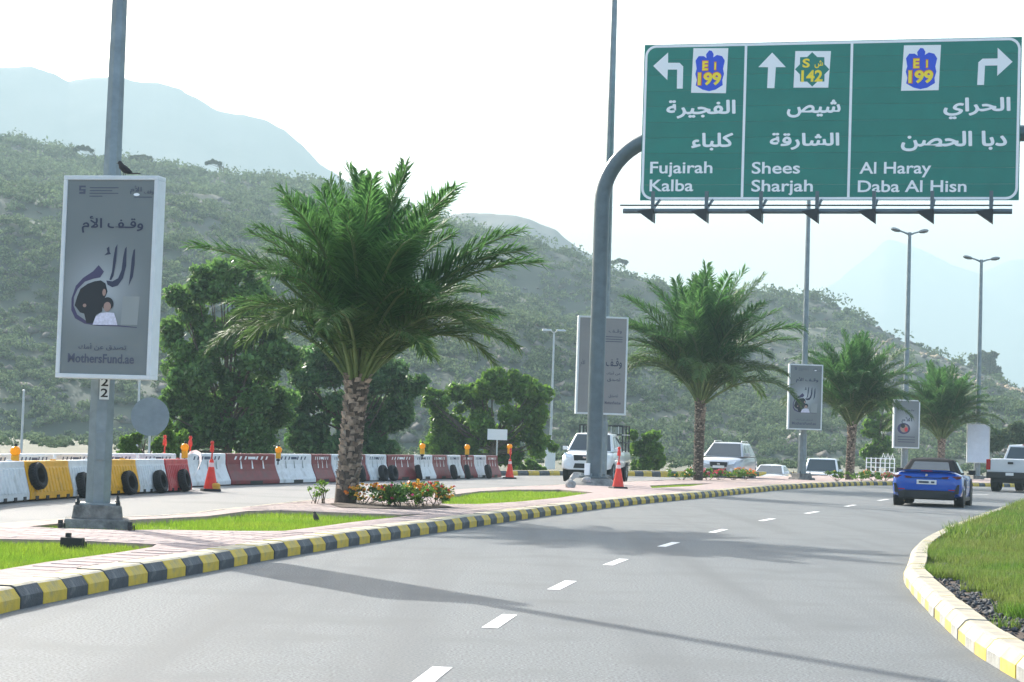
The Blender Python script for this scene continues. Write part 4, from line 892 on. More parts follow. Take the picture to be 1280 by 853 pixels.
bird('small black bird perched on top of the nearest poster panel', (bx[0], bx[1], topz), 1.15, R(158))
gb = P(395, 655, .06); bird('black bird standing on the lawn before the near palm', (gb[0], gb[1], .06), 1.0, R(120))

# ---- garden floodlights
def floodlight(label, px, py, w, hh, z, rz):
    b = P(px, py, z); t = thing('floodlight', label, 'floodlight', (b[0], b[1], z), rz, 'ground floodlights')
    q = MB(); q.box((0, 0, .012 + hh / 2), (w, .10, hh), top=.96); q.build('housing', M_black, t, bevel=.01)
    q = MB(); q.tube([(-w / 2 - .012, .03, .045 + hh / 2), (-w / 2 - .012, .06, 0), (w / 2 + .012, .06, 0), (w / 2 + .012, .03, .045 + hh / 2)], .01, 6); q.build('bracket', M_dark, t)
    q = MB(); q.box((-w * .22, .02, .012 + hh + .02), (.05, .05, .05)); q.build('junction_box', M_dark, t)
    return t
floodlight('black box floodlight on the near-left lawn', 90, 691, .25, .15, .055, R(-8))
floodlight('tiny black uplight left of the lamp post plinth', 76, 661, .05, .05, .145, 0)
floodlight('tiny black uplight right of the lamp post plinth', 163, 664, .05, .05, .145, 0)

# ================================================================== SIGN GANTRY
GL = PD(800, 250, 58.2); GR = PD(1273, 252, 55.3); gdir = (GR - GL); gdir[2] = 0; GW = np.linalg.norm(gdir); gdir /= GW; grz = math.atan2(gdir[1], gdir[0])
gb = P(741.5, 608.5, .14)
gn = np.array((gdir[1], -gdir[0], 0))             # towards the traffic
g = thing('sign_gantry', 'green overhead direction sign on a grey curved gantry post', 'road sign', (GL[0], GL[1], 0), grz)
def S(px, py):
    d = ray(px, py); tt = np.dot(GL - c_o, gn) / np.dot(d, gn); q = c_o + d * tt - GL; return (float(np.dot(q, gdir)), float(q[2] + GL[2]))
gby = 0.55; _k = gb[0] / gb[1]; _o = GL - gn * gby; gbx = float((_k * _o[1] - _o[0]) / (gdir[0] - _k * gdir[1]))
zb = S(1277, 163)[1]; rb = 2.0; pts = [(gbx, gby, .35), (gbx, gby, 4), (gbx, gby, zb - rb)] + [(gbx + rb * (1 - math.cos(a)), gby, zb - rb + rb * math.sin(a)) for a in np.linspace(.12, math.pi / 2, 12)]
xe = S(1279, 150)[0] + 4.2
pts += [(x, gby, zb) for x in np.linspace(gbx + rb + .6, xe - rb, 5)] + [(xe - rb + rb * math.sin(a), gby, zb - rb + rb * math.cos(a)) for a in np.linspace(.12, math.pi / 2, 10)] + [(xe, gby, 3), (xe, gby, .1)]
q = MB(); q.tube(pts, .235, 20); q.build('post', M_gantry, g, smooth=True)
q = MB(); q.lathe([(.001, .42), (.44, .42), (.44, .37), (.001, .37)], 20, c=(gbx, gby, 0)); q.build('base_flange', M_gantry, g)
q = MB(); q.lathe([(.001, .37), (.52, .35), (.8, .16), (1.05, .06), (1.1, -.1)], 18, c=(gbx, gby, 0)); q.build('footing', M_concd, g, smooth=True)
for k in range(8):
    a = k * math.pi / 4; q = MB(); q.lathe([(.001, .42), (.035, .42), (.035, .5), (.001, .5)], 6, c=(gbx + .35 * math.cos(a), gby + .35 * math.sin(a), 0)); q.build('anchor_bolt', M_galv, g)
q = MB(); q.box((gbx - .13, gby - .30, .62), (.16, .10, .36)); q.build('junction_box', M_signw, g, bevel=.01)
TL, TR, BR_, BL = S(805.5, 55), S(1279.5, 47.5), S(1271.5, 252), S(798.5, 249.5)
x0, x1 = 0.0, (TR[0] + BR_[0]) / 2; z0 = BL[1]; z1 = TL[1]; zz1 = (TL[1] + TR[1]) / 2; z0 = (BL[1] + BR_[1]) / 2
npk = 10                                           # aluminium planks
for k in range(npk):
    a = z0 + (zz1 - z0) * k / npk; b = z0 + (zz1 - z0) * (k + 1) / npk
    q = MB(); q.box(((x0 + x1) / 2, 0.02, (a + b) / 2), (x1 - x0, .04, b - a - .006)); q.build('sign_plank', M_signg if k % 2 else M_signg2, g)
for xx in np.linspace(x0 + .8, x1 - .8, 5):
    q = MB(); q.box((xx, .17, (z0 + zz1) / 2), (.1, .24, zz1 - z0 - .1)); q.build('stiffener', M_gantry, g)
def round_ring(xa, xb, za, zb_, rr, w, y, m, parent, name):
    def rrect(i):
        out = []
        for cx, cz, a0 in ((xb - rr, zb_ - rr, 0), (xa + rr, zb_ - rr, 90), (xa + rr, za + rr, 180), (xb - rr, za + rr, 270)):
            for a in np.linspace(a0, a0 + 90, 7): out.append((cx + (rr - i) * math.cos(R(a)), cz + (rr - i) * math.sin(R(a))))
        return out
    o_, i_ = rrect(0), rrect(w); n = len(o_); q = MB(); q.add([(p[0], y, p[1]) for p in o_ + i_], [(k, (k + 1) % n, (k + 1) % n + n, k + n) for k in range(n)]); return q.build(name, m, parent)
yf = -.006
round_ring(x0 + .025, x1 - .025, z0 + .02, zz1 - .02, 0.34, .075, yf, M_signw, g, 'sign_border')
def sg_poly(px_pts, m, dy=0.0, name='sign_mark'): return flat_poly([S(*p) for p in px_pts], yf - dy, m, g, name)
for (xa, xb) in ((934.5, 925.7), (1067.5, 1058)):
    ta, tb = S(xa, 52), S(xb, 250); xm = (ta[0] + tb[0]) / 2; flat_poly([(xm - .038, z0 + .09), (xm + .038, z0 + .09), (xm + .038, zz1 - .09), (xm - .038, zz1 - .09)], yf - .003, M_signw, g, 'sign_divider')
Z6 = lambda x, y: (780 + x / 3.281, 30 + y / 3.281)
Z7 = lambda x, y: (1030 + x / 3.28, 30 + y / 3.28)
sg_poly([Z6(*p) for p in ((120, 173), (181, 118), (181, 160), (228, 160), (243, 175), (241, 266), (217, 266), (218, 188), (180, 188), (178, 231))], M_signw, .001, 'arrow')
sg_poly([Z6(*p) for p in ((608, 118), (664, 178), (623, 178), (617, 264), (587, 264), (591, 178), (551, 178))], M_signw, .001, 'arrow')
sg_poly([Z7(*p) for p in ((773, 156), (712, 98), (712, 142), (650, 143), (633, 158), (628, 251), (656, 251), (660, 172), (711, 171), (710, 214))], M_signw, .001, 'arrow')
def sg_text(s, pa, pb, m=M_signw, bold=.018, ar=False, cap=False, dy=.002, name='lettering'):
    a, b = S(*pa), S(*pb); zt = S((pa[0] + pb[0]) / 2, pa[1])[1]; zb2 = S((pa[0] + pb[0]) / 2, pb[1])[1]
    return put_text(s, (a[0], b[0], zb2, zt), m, g, yf - dy, name, bold, cap, ar)
for s, f, xa, xb, ya, yb in (('الفجيرة', Z6, 175, 457, 312, 388), ('كلباء', Z6, 277, 447, 447, 520)):
    sg_text(s, f(xa, ya), f(xb, yb), ar=True, bold=BOLD_AR)
sg_text('شيص', (984, 125), (1050.5, 147), ar=True, bold=BOLD_AR); sg_text('الشارقة', (962.5, 166), (1049, 187.5), ar=True, bold=BOLD_AR)
sg_text('الحراي', (1179.5, 122), (1263, 149), ar=True, bold=BOLD_AR); sg_text('دبا الحصن', (1126.5, 164), (1258.5, 189), ar=True, bold=BOLD_AR)
for s, xa, xb, ya, yb in (('Fujairah', 813, 890.5, 201.6, 216.6), ('Kalba', 812.3, 866.5, 224, 239), ('Shees', 940, 1000, 202, 217), ('Sharjah', 939.5, 1016, 224.4, 239.4), ('Al Haray', 1074.5, 1164, 202, 217), ('Daba Al Hisn', 1072.5, 1208, 225, 240)):
    sg_text(s, (xa, ya), (xb, yb), cap=True, bold=.016)
def route_shield(corn, cx, cy, sx, sy):
    sg_poly(corn, M_signw, .001, 'route_plate')
    E = lambda a, b: (cx + a * sx - b * sy * .04, cy + b * sy)
    bird_pts = [(-.10, -1.0), (.08, -.98), (.22, -.82), (.20, -.66), (.45, -.78), (.80, -.72), (1.0, -.50), (.90, -.10), (.98, .15), (.88, .45), (.92, .7), (.45, .92), (0, 1.0), (-.45, .92), (-.92, .72), (-.86, .45), (-.98, .15), (-.90, -.10), (-1.0, -.50), (-.80, -.72), (-.45, -.72), (-.26, -.62), (-.30, -.80)]
    sg_poly([E(a, b) for a, b in bird_pts], M_signb, .003, 'route_emblem')
    for mm, bo, dy in ((M_signr, .085, .005), (M_signy, .04, .0075)):
        e = 0 if mm == M_signy else .03
        for s, a0, a1, b0, b1_ in (('E', -.52, -.12, -.48, -.02), ('I', .30, .42, -.42, -.05), ('199', -.80, .80, .08, .72)):
            p, q2 = E(a0 - e, b0 - e), E(a1 + e, b1_ + e); sg_text(s, p, q2, mm, bo, cap=False, dy=dy, name='route_number')
route_shield([Z6(285, 100), Z6(428, 100), Z6(418, 285), Z6(275, 283)], Z6(352, 193)[0], Z6(352, 193)[1], 18.3, 25.5)
route_shield([(1130, 57), (1176.3, 56.4), (1173.3, 113), (1126.3, 113.8)], 1151.5, 86, 19.5, 25.8)
sg_poly([Z6(703, 112), Z6(849, 112), Z6(838, 262), Z6(695, 262)], M_signw, .001, 'route_plate')
cx, cy = Z6(772, 187); st = []
for k in range(16):
    a = k * math.pi / 8; rr = 21.5 if k % 2 == 0 else 16.6; st.append((cx + rr * math.cos(a), cy + rr * math.sin(a)))
sg_poly(st, M_signg, .003, 'route_emblem')
for s, a0, a1, b0, b1_, ar in (('S', 733, 762, 143, 180, 0), ('ش', 782, 816, 150, 182, 1), ('142', 728, 814, 190, 238, 0)):
    sg_text(s, Z6(a0, b0), Z6(a1, b1_), M_signy, BOLD_AR if ar else .03, ar=bool(ar), dy=.005, name='route_number')
# lighting bar under the sign
zbar = S(1020, 269.5)[1]; xb0, xb1 = S(788, 266)[0], S(1266, 272)[0]
q = MB(); q.tube([(xb0, -1.0, zbar), (xb1, -1.0, zbar)], .075, 10); q.build('light_bar', M_gantry, g, smooth=True)
q = MB(); q.tube([(xb0 - .1, -1.0, zbar + .17), (xb1, -1.0, zbar + .17)], .022, 6); q.build('conduit', M_dark, g)
for pxs in (824, 890, 957, 1026, 1096, 1167.5, 1240):
    xx = S(pxs, 265)[0]
    q = MB(); q.tube([(xx, .12, z0 + .05), (xx, -1.0, zbar + .04)], .045, 6); q.box((xx, -1.0, (z0 + zbar) / 2 + .08), (.10, .07, z0 - zbar + .12)); q.build('bracket', M_gantry, g)
    q = MB(); q.add([(xx - .42, -1.28, zbar - .02), (xx + .06, -1.28, zbar + .05), (xx + .06, -1.28, zbar - .36), (xx - .42, -.85, zbar - .02), (xx + .06, -.85, zbar + .05), (xx + .06, -.85, zbar - .36)], [(0, 1, 2), (5, 4, 3), (0, 3, 4, 1), (1, 4, 5, 2), (2, 5, 3, 0)]); q.build('floodlight', M_dark, g, bevel=.012, segs=1)

# ================================================================== BARRIERS, TYRES, CONES, BEACONS
def barrier_ribbed(m):
    """water-filled barrier with upright ribs; length along y, centred"""
    L = 1.0; b = MB(); pr = [(.24, .0), (.24, .12), (.115, .60), (.105, .70), (-.105, .70), (-.115, .60), (-.24, .12), (-.24, .0)]
    n = len(pr); vs = [(p[0], yy, p[1] + .03) for yy in (-L + .02, L - .02) for p in pr]
    b.add(vs, [(i, (i + 1) % n, (i + 1) % n + n, i + n) for i in range(n)] + [tuple(range(n))[::-1], tuple(range(n, 2 * n))])
    for s in (-1, 1):
        for k in range(12):
            y = -L + .14 + k * (2 * L - .28) / 11
            b.add([(s * (.235 + .02), y - .035, .16), (s * (.235 + .02), y + .035, .16), (s * (.118 + .022), y + .03, .60), (s * (.118 + .022), y - .03, .60), (s * .22, y - .05, .15), (s * .22, y + .05, .15), (s * .11, y + .05, .62), (s * .11, y - .05, .62)],
                  [(0, 1, 2, 3), (0, 4, 5, 1), (1, 5, 6, 2), (2, 6, 7, 3), (3, 7, 4, 0)])
    return b
def barrier_jersey(m):
    L = 1.0; b = MB(); pr = [(.28, .0), (.28, .10), (.17, .34), (.11, .52), (.10, .78), (.085, .80), (-.085, .80), (-.10, .78), (-.11, .52), (-.17, .34), (-.28, .10), (-.28, .0)]
    n = len(pr); vs = [(p[0], yy, p[1] + .02) for yy in (-L + .015, L - .015) for p in pr]
    b.add(vs, [(i, (i + 1) % n, (i + 1) % n + n, i + n) for i in range(n)] + [tuple(range(n))[::-1], tuple(range(n, 2 * n))])
    return b
PROTO = {}
def barrier(kind, col, label, c, rz, half):
    M_ = {'white': M_white, 'yellow': M_ylw, 'red': M_red, 'maroon': M_maroon}[col]; key = (kind, col)
    if key not in PROTO:
        t = thing('water_barrier', label, 'traffic barrier')
        (barrier_ribbed(M_) if kind == 'ribbed' else barrier_jersey(M_)).build('body', M_, t, bevel=.012, segs=1)
        if kind == 'ribbed':
            for yy in (-.72, -.25, .25, .72):
                q = MB(); q.box((0, yy, .055), (.505, .13, .075)); q.build('fork_slot', M_black, t)
            q = MB(); q.lathe([(.001, .755), (.05, .755), (.055, .73), (.055, .72)], 12, c=(0, .5, 0)); q.build('filler_cap', M_, t)
        else:
            for yy in (-.45, .0, .45):
                q = MB(); q.add([(.115, yy - .012, .64), (.115, yy + .012, .64), (.150, yy + .035, .42), (.150, yy - .035, .42)], [(0, 1, 2, 3)]); q.build('slot', M_chevw if col == 'maroon' else M_pane, t)
            cm = M_chevw if col == 'maroon' else M_chev
            for k in range(7):
                yy = -.66 + k * .2 + (.06 if k > 3 else 0)
                if k == 3: continue
                q = MB(); q.add([(.1135, yy - .05, .66), (.1135, yy + .02, .66), (.108, yy + .075, .75), (.108, yy + .005, .75)], [(0, 1, 2, 3)]); q.build('chevron', cm, t)
            q = MB(); q.add([(.1145, -.15, .67), (.1145, .15, .67), (.110, .15, .74), (.110, -.15, .74)], [(0, 1, 2, 3)]); q.build('chevron_panel', cm, t)
            q = MB(); q.box((0, 0, .06), (.565, .5, .09)); q.build('fork_slot', M_black, t)
        PROTO[key] = t
    else: t = copy_tree(PROTO[key])
    t.location = (c[0], c[1], 0.0); t.rotation_euler = (0, 0, rz); t.scale = (1, half, 1); tag(t, label, 'traffic barrier', 'water-filled barriers along the opposite road'); return t
chA = [(-8.75, 31.6), (-8.85, 33.6)] + [tuple(P(*p)[:2]) for p in ((38, 627), (92, 623.0), (131, 620.0), (175, 617.3), (211, 615.6), (241, 614.2))]
colA = ['white', 'white', 'yellow', 'white', 'yellow', 'white', 'red']
labA = ['white ribbed barrier cut by the left edge of the photo, first of the front row', 'white ribbed barrier left of the first yellow one', 'yellow ribbed barrier with a tyre hung on its left end, left of the lamp post',
        'white ribbed barrier half hidden behind the near lamp post', 'yellow ribbed barrier just right of the near lamp post', 'white ribbed barrier between the yellow and the red one', 'pale red ribbed barrier ending the front row']
shiftA = -.24
for i in range(7):
    a, b = np.array(chA[i]), np.array(chA[i + 1]); d = b - a; rz = -math.atan2(d[0], d[1]); n = np.array((d[1], -d[0])) / np.linalg.norm(d)
    barrier('ribbed', colA[i], labA[i], (a + b) / 2 + n * shiftA, rz + rng.normal() * .015, np.linalg.norm(d) / 2)
chB_line = catmull([tuple(P(*p)[:2]) for p in ((240, 609), (298, 606.6), (357, 605), (402, 603.6), (495, 600.8), (530, 599.8), (585, 598.2), (640, 597))], .05)
pxB = [240, 297, 357, 402, 427, 446, 470, 495, 530, 551, 570, 588, 603, 618, 633]
def pos_on(line, pxv): u = (line[:, 0] / line[:, 1] * FPX + 640); i = int(np.argmin(np.abs(u - pxv))); return line[i]
nameB = ['first', 'second', 'third', 'fourth', 'fifth', 'sixth', 'seventh', 'eighth', 'ninth', 'tenth', 'eleventh', 'twelfth', 'thirteenth', 'last']
for i in range(14):
    a, b = pos_on(chB_line, pxB[i]), pos_on(chB_line, pxB[i + 1]); d = b - a; n = np.array((d[1], -d[0])) / np.linalg.norm(d); colr = 'white' if i % 2 == 0 else 'maroon'
    barrier('jersey', colr, '%s jersey barrier, %s from the left in the row behind the near palm trunk' % (colr, nameB[i]), (a + b) / 2 - n * .28, -math.atan2(d[0], d[1]) + rng.normal() * .02, np.linalg.norm(d) / 2 - .01)
# second row behind, only tops show
for i, (xa, xb) in enumerate(((-45, 8), (10, 60), (62, 112), (114, 165), (167, 215))):
    a, b = [np.array(PD(x, 600, 38.2 + .042 * x)[:2]) for x in (xa, xb)]; d = b - a
    barrier('jersey', 'white', 'white barrier top, %s from the left in the back row' % nameB[i], (a + b) / 2, -math.atan2(d[0], d[1]), np.linalg.norm(d) / 2 - .02)
def tyre(label, px, py, zc, lean, rz, dist=None, r=.30):
    c = P(px, py) if dist is None else PD(px, py, dist)
    t = thing('tyre', label, 'tyre', (c[0], c[1], zc), rz, 'old tyres against the barriers')
    prof = [(r * .60, -.07), (r * .78, -.095), (r * .95, -.085), (r, -.05), (r, .05), (r * .95, .085), (r * .78, .095), (r * .60, .07), (r * .62, 0), (r * .60, -.07)]
    q = MB(); q.lathe([(p[0], p[1]) for p in prof], 28, axis='y'); o = q.build('carcass', M_rubber, t, smooth=True)
    q = MB()
    for k in range(28):
        a = k * 2 * math.pi / 28; q.box((r * 1.005 * math.cos(a), 0, r * 1.005 * math.sin(a)), (.02, .11, .02))
    q.build('tread', M_rubber, t); t.rotation_euler = (R(lean), 0, rz); return t
for i, (px_, py_, zc, lb) in enumerate(((46, 626.5, .46, 'tyre hung on the first yellow barrier'), (104, 622.5, .25, 'tyre leaning just left of the near lamp post'), (161, 618.5, .25, 'tyre against the second yellow barrier'),
        (200, 616.5, .25, 'tyre against the white barrier next to the red one'), (230, 615.0, .26, 'tyre leaning on the pale red barrier'), (452, 602.4, .25, 'tyre just right of the near palm trunk'),
        (479, 601.6, .25, 'left of two tyres leaning side by side right of the near palm'), (491, 601.4, .25, 'right of two tyres leaning side by side right of the near palm'), (523, 600.2, .25, 'tyre at the end of the eighth jersey barrier'),
        (567, 599.2, .25, 'tyre under the amber beacon second from right'), (584, 598.8, .25, 'tyre in the gap after the eleventh jersey barrier'), (610, 598.2, .25, 'tyre near the far end of the barrier row'))):
    tyre(lb, px_, py_, zc, -14, R((78, 86, 74, 80, 84)[i] if px_ < 300 else (88, 74, 70, 92, 84, 90, 80)[i - 5]), r=.245)
def cone(label, px, py, z, rod=True, s=1.0, scl=1.0):
    c = P(px, py, z); t = thing('traffic_cone', label, 'traffic cone', (c[0], c[1], z), R(20), 'traffic cones'); t.scale = (scl, scl, scl)
    q = MB(); q.box((0, 0, .03), (.46, .46, .06), top=.93); q.build('foot', M_rubber, t, bevel=.01)
    q = MB(); q.lathe([(.175, .06), (.15, .20), (.072, .60)], 20); q.lathe([(.062, .71), (.045, .78), (.03, .80), (.001, .80)], 20); q.build('cone_body', M_cone, t, smooth=True)
    q = MB(); q.lathe([(.0715, .60), (.0625, .71)], 20); q.build('pale_band', M_tape, t, smooth=True)
    if rod:
        q = MB(); q.tube([(0, 0, .78), (.01, 0, 1.02)], .02, 6); q.lathe([(.001, .98), (.05, .98), (.055, 1.05), (.045, 1.12), (.03, 1.16), (.05, 1.2), (.03, 1.25), (.001, 1.25)], 12); q.build('rod_top', M_cone, t, smooth=True)
    return t
cone('red cone with rod on the opposite road at the end of the front barrier row', 263, 614, 0, scl=.93)
cone('red cone on the median beside the gantry post', 772.5, 611, .14, scl=.95)
cone('cone with amber lamp at the far end of the barrier row', 637, 598.5, 0, scl=.9)
for x, d_, lb in ((204, 50.5, 'red cone tip behind the white barrier, left of the amber beacon'), (236, 50, 'red cone tip behind the pale red barrier')):
    c = PD(x, 600, d_); cone(lb, 0, 900, 0).location = (c[0], c[1], 0)
q = MB(); q.box((0, 0, .10), (.22, .16, .20)); sbg = q.build('sandbag', M_fly, None, bevel=.06, segs=3); c = P(269, 614.3); sbg.location = (c[0], c[1], -.01); tag(sbg, 'small yellow sandbag lying against the red cone', 'sandbag')
def beacon(label, px, py, dist, post=0.0, s=1.0):
    c = PD(px, py, dist); t = thing('warning_beacon', label, 'beacon', tuple(c), R(-4), 'amber warning beacons'); t.scale = (s, s, s)
    q = MB(); q.box((0, 0, -.06), (.15, .09, .20)); q.build('battery_case', M_ylw, t, bevel=.02)
    q = MB(); q.lathe([(.001, -.065), (.085, -.062), (.1, -.03), (.1, .03), (.085, .062), (.001, .065)], 20, axis='y', c=(0, 0, .11)); q.build('lens', M_amber, t, smooth=True)
    q = MB(); q.tube([(0, 0, .2), (0, 0, .26)], .03, 6); q.build('handle', M_dark, t)
    q = MB(); q.tube([(0, 0, -.15), (0, 0, -.34 - post)], .02, 6); q.box((0, 0, -.2), (.10, .10, .06)); q.build('mount', M_dark, t); return t
beacon('amber beacon on the white barrier at the far left', 19, 571, 36.0, s=.92); beacon('amber beacon on the pale red barrier', 231, 565, 46.5, s=.95)
beacon('amber beacon on the first maroon barrier, left of the near palm trunk', 348, 567, 53.5, s=.9); beacon('amber beacon on the eighth jersey barrier, right of the near palm', 528, 562, 65.8)
beacon('amber beacon second from right, on the tenth jersey barrier', 584, 563, 70); beacon('amber lamp above the far-end cone', 637, 562, 73.5, post=.45)
# warning tape draped from the red barrier to the cone
q = MB(); tp = [PD(236, 566.5, 46), PD(244, 564.5, 46.3), PD(250, 568, 46.5), PD(251, 577, 46.5), PD(247, 588, 46.3), PD(242, 596, 46)]
for a, b in zip(tp[:-1], tp[1:]): q.add([a - np.array((.02, 0, .04)), b - np.array((.02, 0, .04)), b + np.array((.02, 0, .04)), a + np.array((.02, 0, .04))], [(0, 1, 2, 3)])
tag(q.build('warning_tape', M_tape), 'pale warning tape looping from the beacon beside the red barrier', 'tape')

# ---- small signs and posts
def sign_back(label, px, ytop, ybot, dist, shape, w, h):
    b = PD(px, hor(px), dist); b[2] = 0; t = thing('road_sign', label, 'road sign', tuple(b), 0, 'road signs seen from behind'); ppm = FPX / dist
    zc = EYE + (hor(px) - (ytop + ybot) / 2) / ppm
    q = MB(); q.tube([(0, .06, 0), (0, .06, zc + h * .4)], .035, 8); q.build('post', M_galvl, t)
    q = MB()
    if shape == 'round': q.lathe([(.001, -.012), (w / 2, -.012), (w / 2, .012), (.001, .012)], 28, axis='y', c=(0, 0, zc))
    else: q.box((0, 0, zc), (w, .024, h))
    q.build('plate', M_signback if shape == 'round' else M_signw, t)
    for k in (-.2, .2):
        q = MB(); q.box((0, .03, zc + k * h), (w * .5, .03, .04)); q.build('clamp', M_galvl, t)
    return t
sign_back('grey round sign back on a post behind the barriers at left', 187, 496, 546, 57, 'round', 1.12, 1.12)
sign_back('small white rectangular sign plate on a post near the far end of the barriers', 621.5, 537, 550, 84, 'rect', .85, .46)
for x, d_, zt, lb in ((28, 62, 4.0 * .62, 'thin pale post behind the barriers at far left'), (172, 60, 2.9, 'thin pale post left of the grey sign back')):
    b = PD(x, hor(x), d_); t = thing('post', lb, 'post', (b[0], b[1], 0)); q = MB(); q.tube([(0, 0, 0), (0, 0, zt)], [.045, .035], 8); q.build('shaft', M_galvl, t); q = MB(); q.lathe([(.001, zt + .03), (.04, zt + .01), (.045, zt - .04)], 8); q.build('cap', M_galvl, t)
# white cage fence behind the far bed
b = PD(1100, 602, 104); t = thing('cage_fence', 'white square mesh cage fence left of the blue convertible', 'fence', (b[0], b[1], .1))
for k in range(7):
    q = MB(); q.box((-.74 + k * .247, 0, .52), (.045, .045, 1.04)); q.build('upright', M_signw, t)
for k in range(5):
    q = MB(); q.box((0, -.05, .06 + k * .235), (1.56, .03, .035)); q.build('rail', M_signw, t)
for k in range(3):
    q = MB(); q.tube([(.1 + k * .25, .3, .95), (.2 + k * .25, .3, 1.28), (.35 + k * .2, .3, .95)], .02, 5); q.build('hoop', M_signw, t)
# rubble and boxes at the gantry foot
for i, (x, y, s, lb) in enumerate(((722, 606, .26, 'grey concrete lump left of the gantry post'), (713, 610, .16, 'small stone left of the concrete lump'), (733, 607, .18, 'pale block touching the gantry post'))):
    c = P(x, y, .14); me = bpy.data.meshes.new('concrete_lump'); bm = bmesh.new(); bmesh.ops.create_icosphere(bm, subdivisions=2, radius=s)
    for v in bm.verts: v.co *= 1 + rng.normal() * .12; v.co.z *= .85
    bm.to_mesh(me); bm.free(); me.materials.append(M_conc); o = mesh_obj('concrete_lump', me, None, False, (c[0], c[1], .14 + s * .6)); tag(o, lb, 'rubble')

# ================================================================== VEHICLES (local +x forward, y to the left)
def loft_body(st):
    """stations (x, half width, z bottom, z shoulder, z top) -> one closed shell"""
    b = MB(); n = None
    for (x, W, zb, zs, zt) in st:
        half = [(W * .80, zb), (W * .97, zb + .05), (W, zb + (zs - zb) * .45), (W * .985, zs - (zs - zb) * .15), (W * .94, zs), (W * .78, zt - (zt - zs) * .25), (W * .4, zt)]
        ring = [(x, y, z) for y, z in half] + [(x, -y, z) for y, z in half[::-1]]; n = len(ring); b.v += ring
    k = len(st)
    for i in range(k - 1):
        for j in range(n): b.f.append((i * n + j, i * n + (j + 1) % n, (i + 1) * n + (j + 1) % n, (i + 1) * n + j)); b.m.append(0)
    b.f += [tuple(range(n)), tuple(range((k - 1) * n, k * n))[::-1]]; b.m += [0, 0]; return b
def cabin(c):
    """c = x0b, x1b, wb, zb, x0t, x1t, wt, zt : a greenhouse frustum with a crowned roof"""
    x0b, x1b, wb, zb, x0t, x1t, wt, zt = c; b = MB()
    b.add([(x0b, -wb, zb), (x1b, -wb, zb), (x1b, wb, zb), (x0b, wb, zb), (x0t, -wt, zt - .035), (x1t, -wt, zt - .035), (x1t, wt, zt - .035), (x0t, wt, zt - .035), ((x0t + x1t) / 2 - .1, -wt * .5, zt + .012), ((x0t + x1t) / 2 - .1, wt * .5, zt + .012), (x0t, 0, zt - .02), (x1t, 0, zt - .02)],
          [(0, 1, 5, 4), (2, 3, 7, 6), (1, 2, 6, 11, 5), (3, 0, 4, 10, 7), (4, 5, 8), (5, 11, 9, 8), (11, 6, 9), (6, 7, 9), (7, 10, 8, 9), (10, 4, 8), (3, 2, 1, 0)]); return b
def pane(c, side, u0, u1, v0, v1, off=.012):
    x0b, x1b, wb, zb, x0t, x1t, wt, zt = c; zt -= .035
    q = {'front': [(x1b, -wb, zb), (x1b, wb, zb), (x1t, wt, zt), (x1t, -wt, zt)], 'rear': [(x0b, wb, zb), (x0b, -wb, zb), (x0t, -wt, zt), (x0t, wt, zt)],
         'left': [(x1b, wb, zb), (x0b, wb, zb), (x0t, wt, zt), (x1t, wt, zt)], 'right': [(x0b, -wb, zb), (x1b, -wb, zb), (x1t, -wt, zt), (x0t, -wt, zt)]}[side]
    q = [np.array(p) for p in q]; n = np.cross(q[1] - q[0], q[3] - q[0]); n /= np.linalg.norm(n)
    f = lambda u, v: (q[0] * (1 - u) + q[1] * u) * (1 - v) + (q[3] * (1 - u) + q[2] * u) * v
    b = MB(); o = [f(u0, v0), f(u1, v0), f(u1, v1), f(u0, v1)]; b.add([p + n * off for p in o] + [p - n * .01 for p in o], [(0, 1, 2, 3), (0, 4, 5, 1), (1, 5, 6, 2), (2, 6, 7, 3), (3, 7, 4, 0)]); return b
def wheel(t, x, y, r, w=.22, rimm=None):
    o = thing('wheel', None, None); o.parent = t; o.location = (x, y, r); s = 1 if y > 0 else -1
    q = MB(); q.lathe([(r * .62, -w / 2), (r * .9, -w / 2), (r, -w / 2 + .04), (r, w / 2 - .04), (r * .9, w / 2), (r * .62, w / 2)], 26, axis='y'); q.build('tyre', M_rubber, o, smooth=True)
    q = MB(); q.lathe([(.001, s * w * .36), (r * .15, s * w * .38), (r * .2, s * w * .30), (r * .56, s * w * .16), (r * .64, s * w * .46), (r * .66, s * w * .46)], 26, axis='y')
    for k in range(5):
        a = k * 1.2566; q.tube([(r * .1 * math.cos(a), s * w * .4, r * .1 * math.sin(a)), (r * .6 * math.cos(a), s * w * .38, r * .6 * math.sin(a))], r * .07, 5)
    q.build('rim', rimm or M_galvl, o, smooth=True); return o
def arch(t, x, W, r, m=None):
    for s in (-1, 1):
        q = MB(); q.lathe([(.001, s * .0), (r * 1.17, s * .0), (r * 1.2, -s * .05)], 24, axis='y', c=(x, s * (W + .004), r * 1.02)); q.build('wheel_arch', m or M_black, t)
def boxp(t, name, m, c, d, bev=.015, rz=0, segs=2):
    q = MB(); q.box(c, d, rz=rz); return q.build(name, m, t, bevel=bev, segs=segs)
def polyx(t, name, m, pts, x, th=.02):
    """plate in the y-z plane at x"""
    n = len(pts); q = MB(); q.add([(x, p[0], p[1]) for p in pts] + [(x - th, p[0], p[1]) for p in pts], [tuple(range(n)), tuple(range(2 * n - 1, n - 1, -1))] + [(i, i + n, (i + 1) % n + n, (i + 1) % n) for i in range(n)]); return q.build(name, m, t)
def mir(t, m, x, y, z):
    for s in (-1, 1):
        q = MB(); q.box((x, s * (y + .11), z), (.12, .19, .13)); q.box((x + .02, s * (y + .01), z - .04), (.05, .10, .04)); q.build('wing_mirror', m, t, bevel=.025)
def place(t, px, py, heading, z=0.004): c = P(px, py, z); t.location = (c[0], c[1], z); t.rotation_euler = (0, 0, heading)

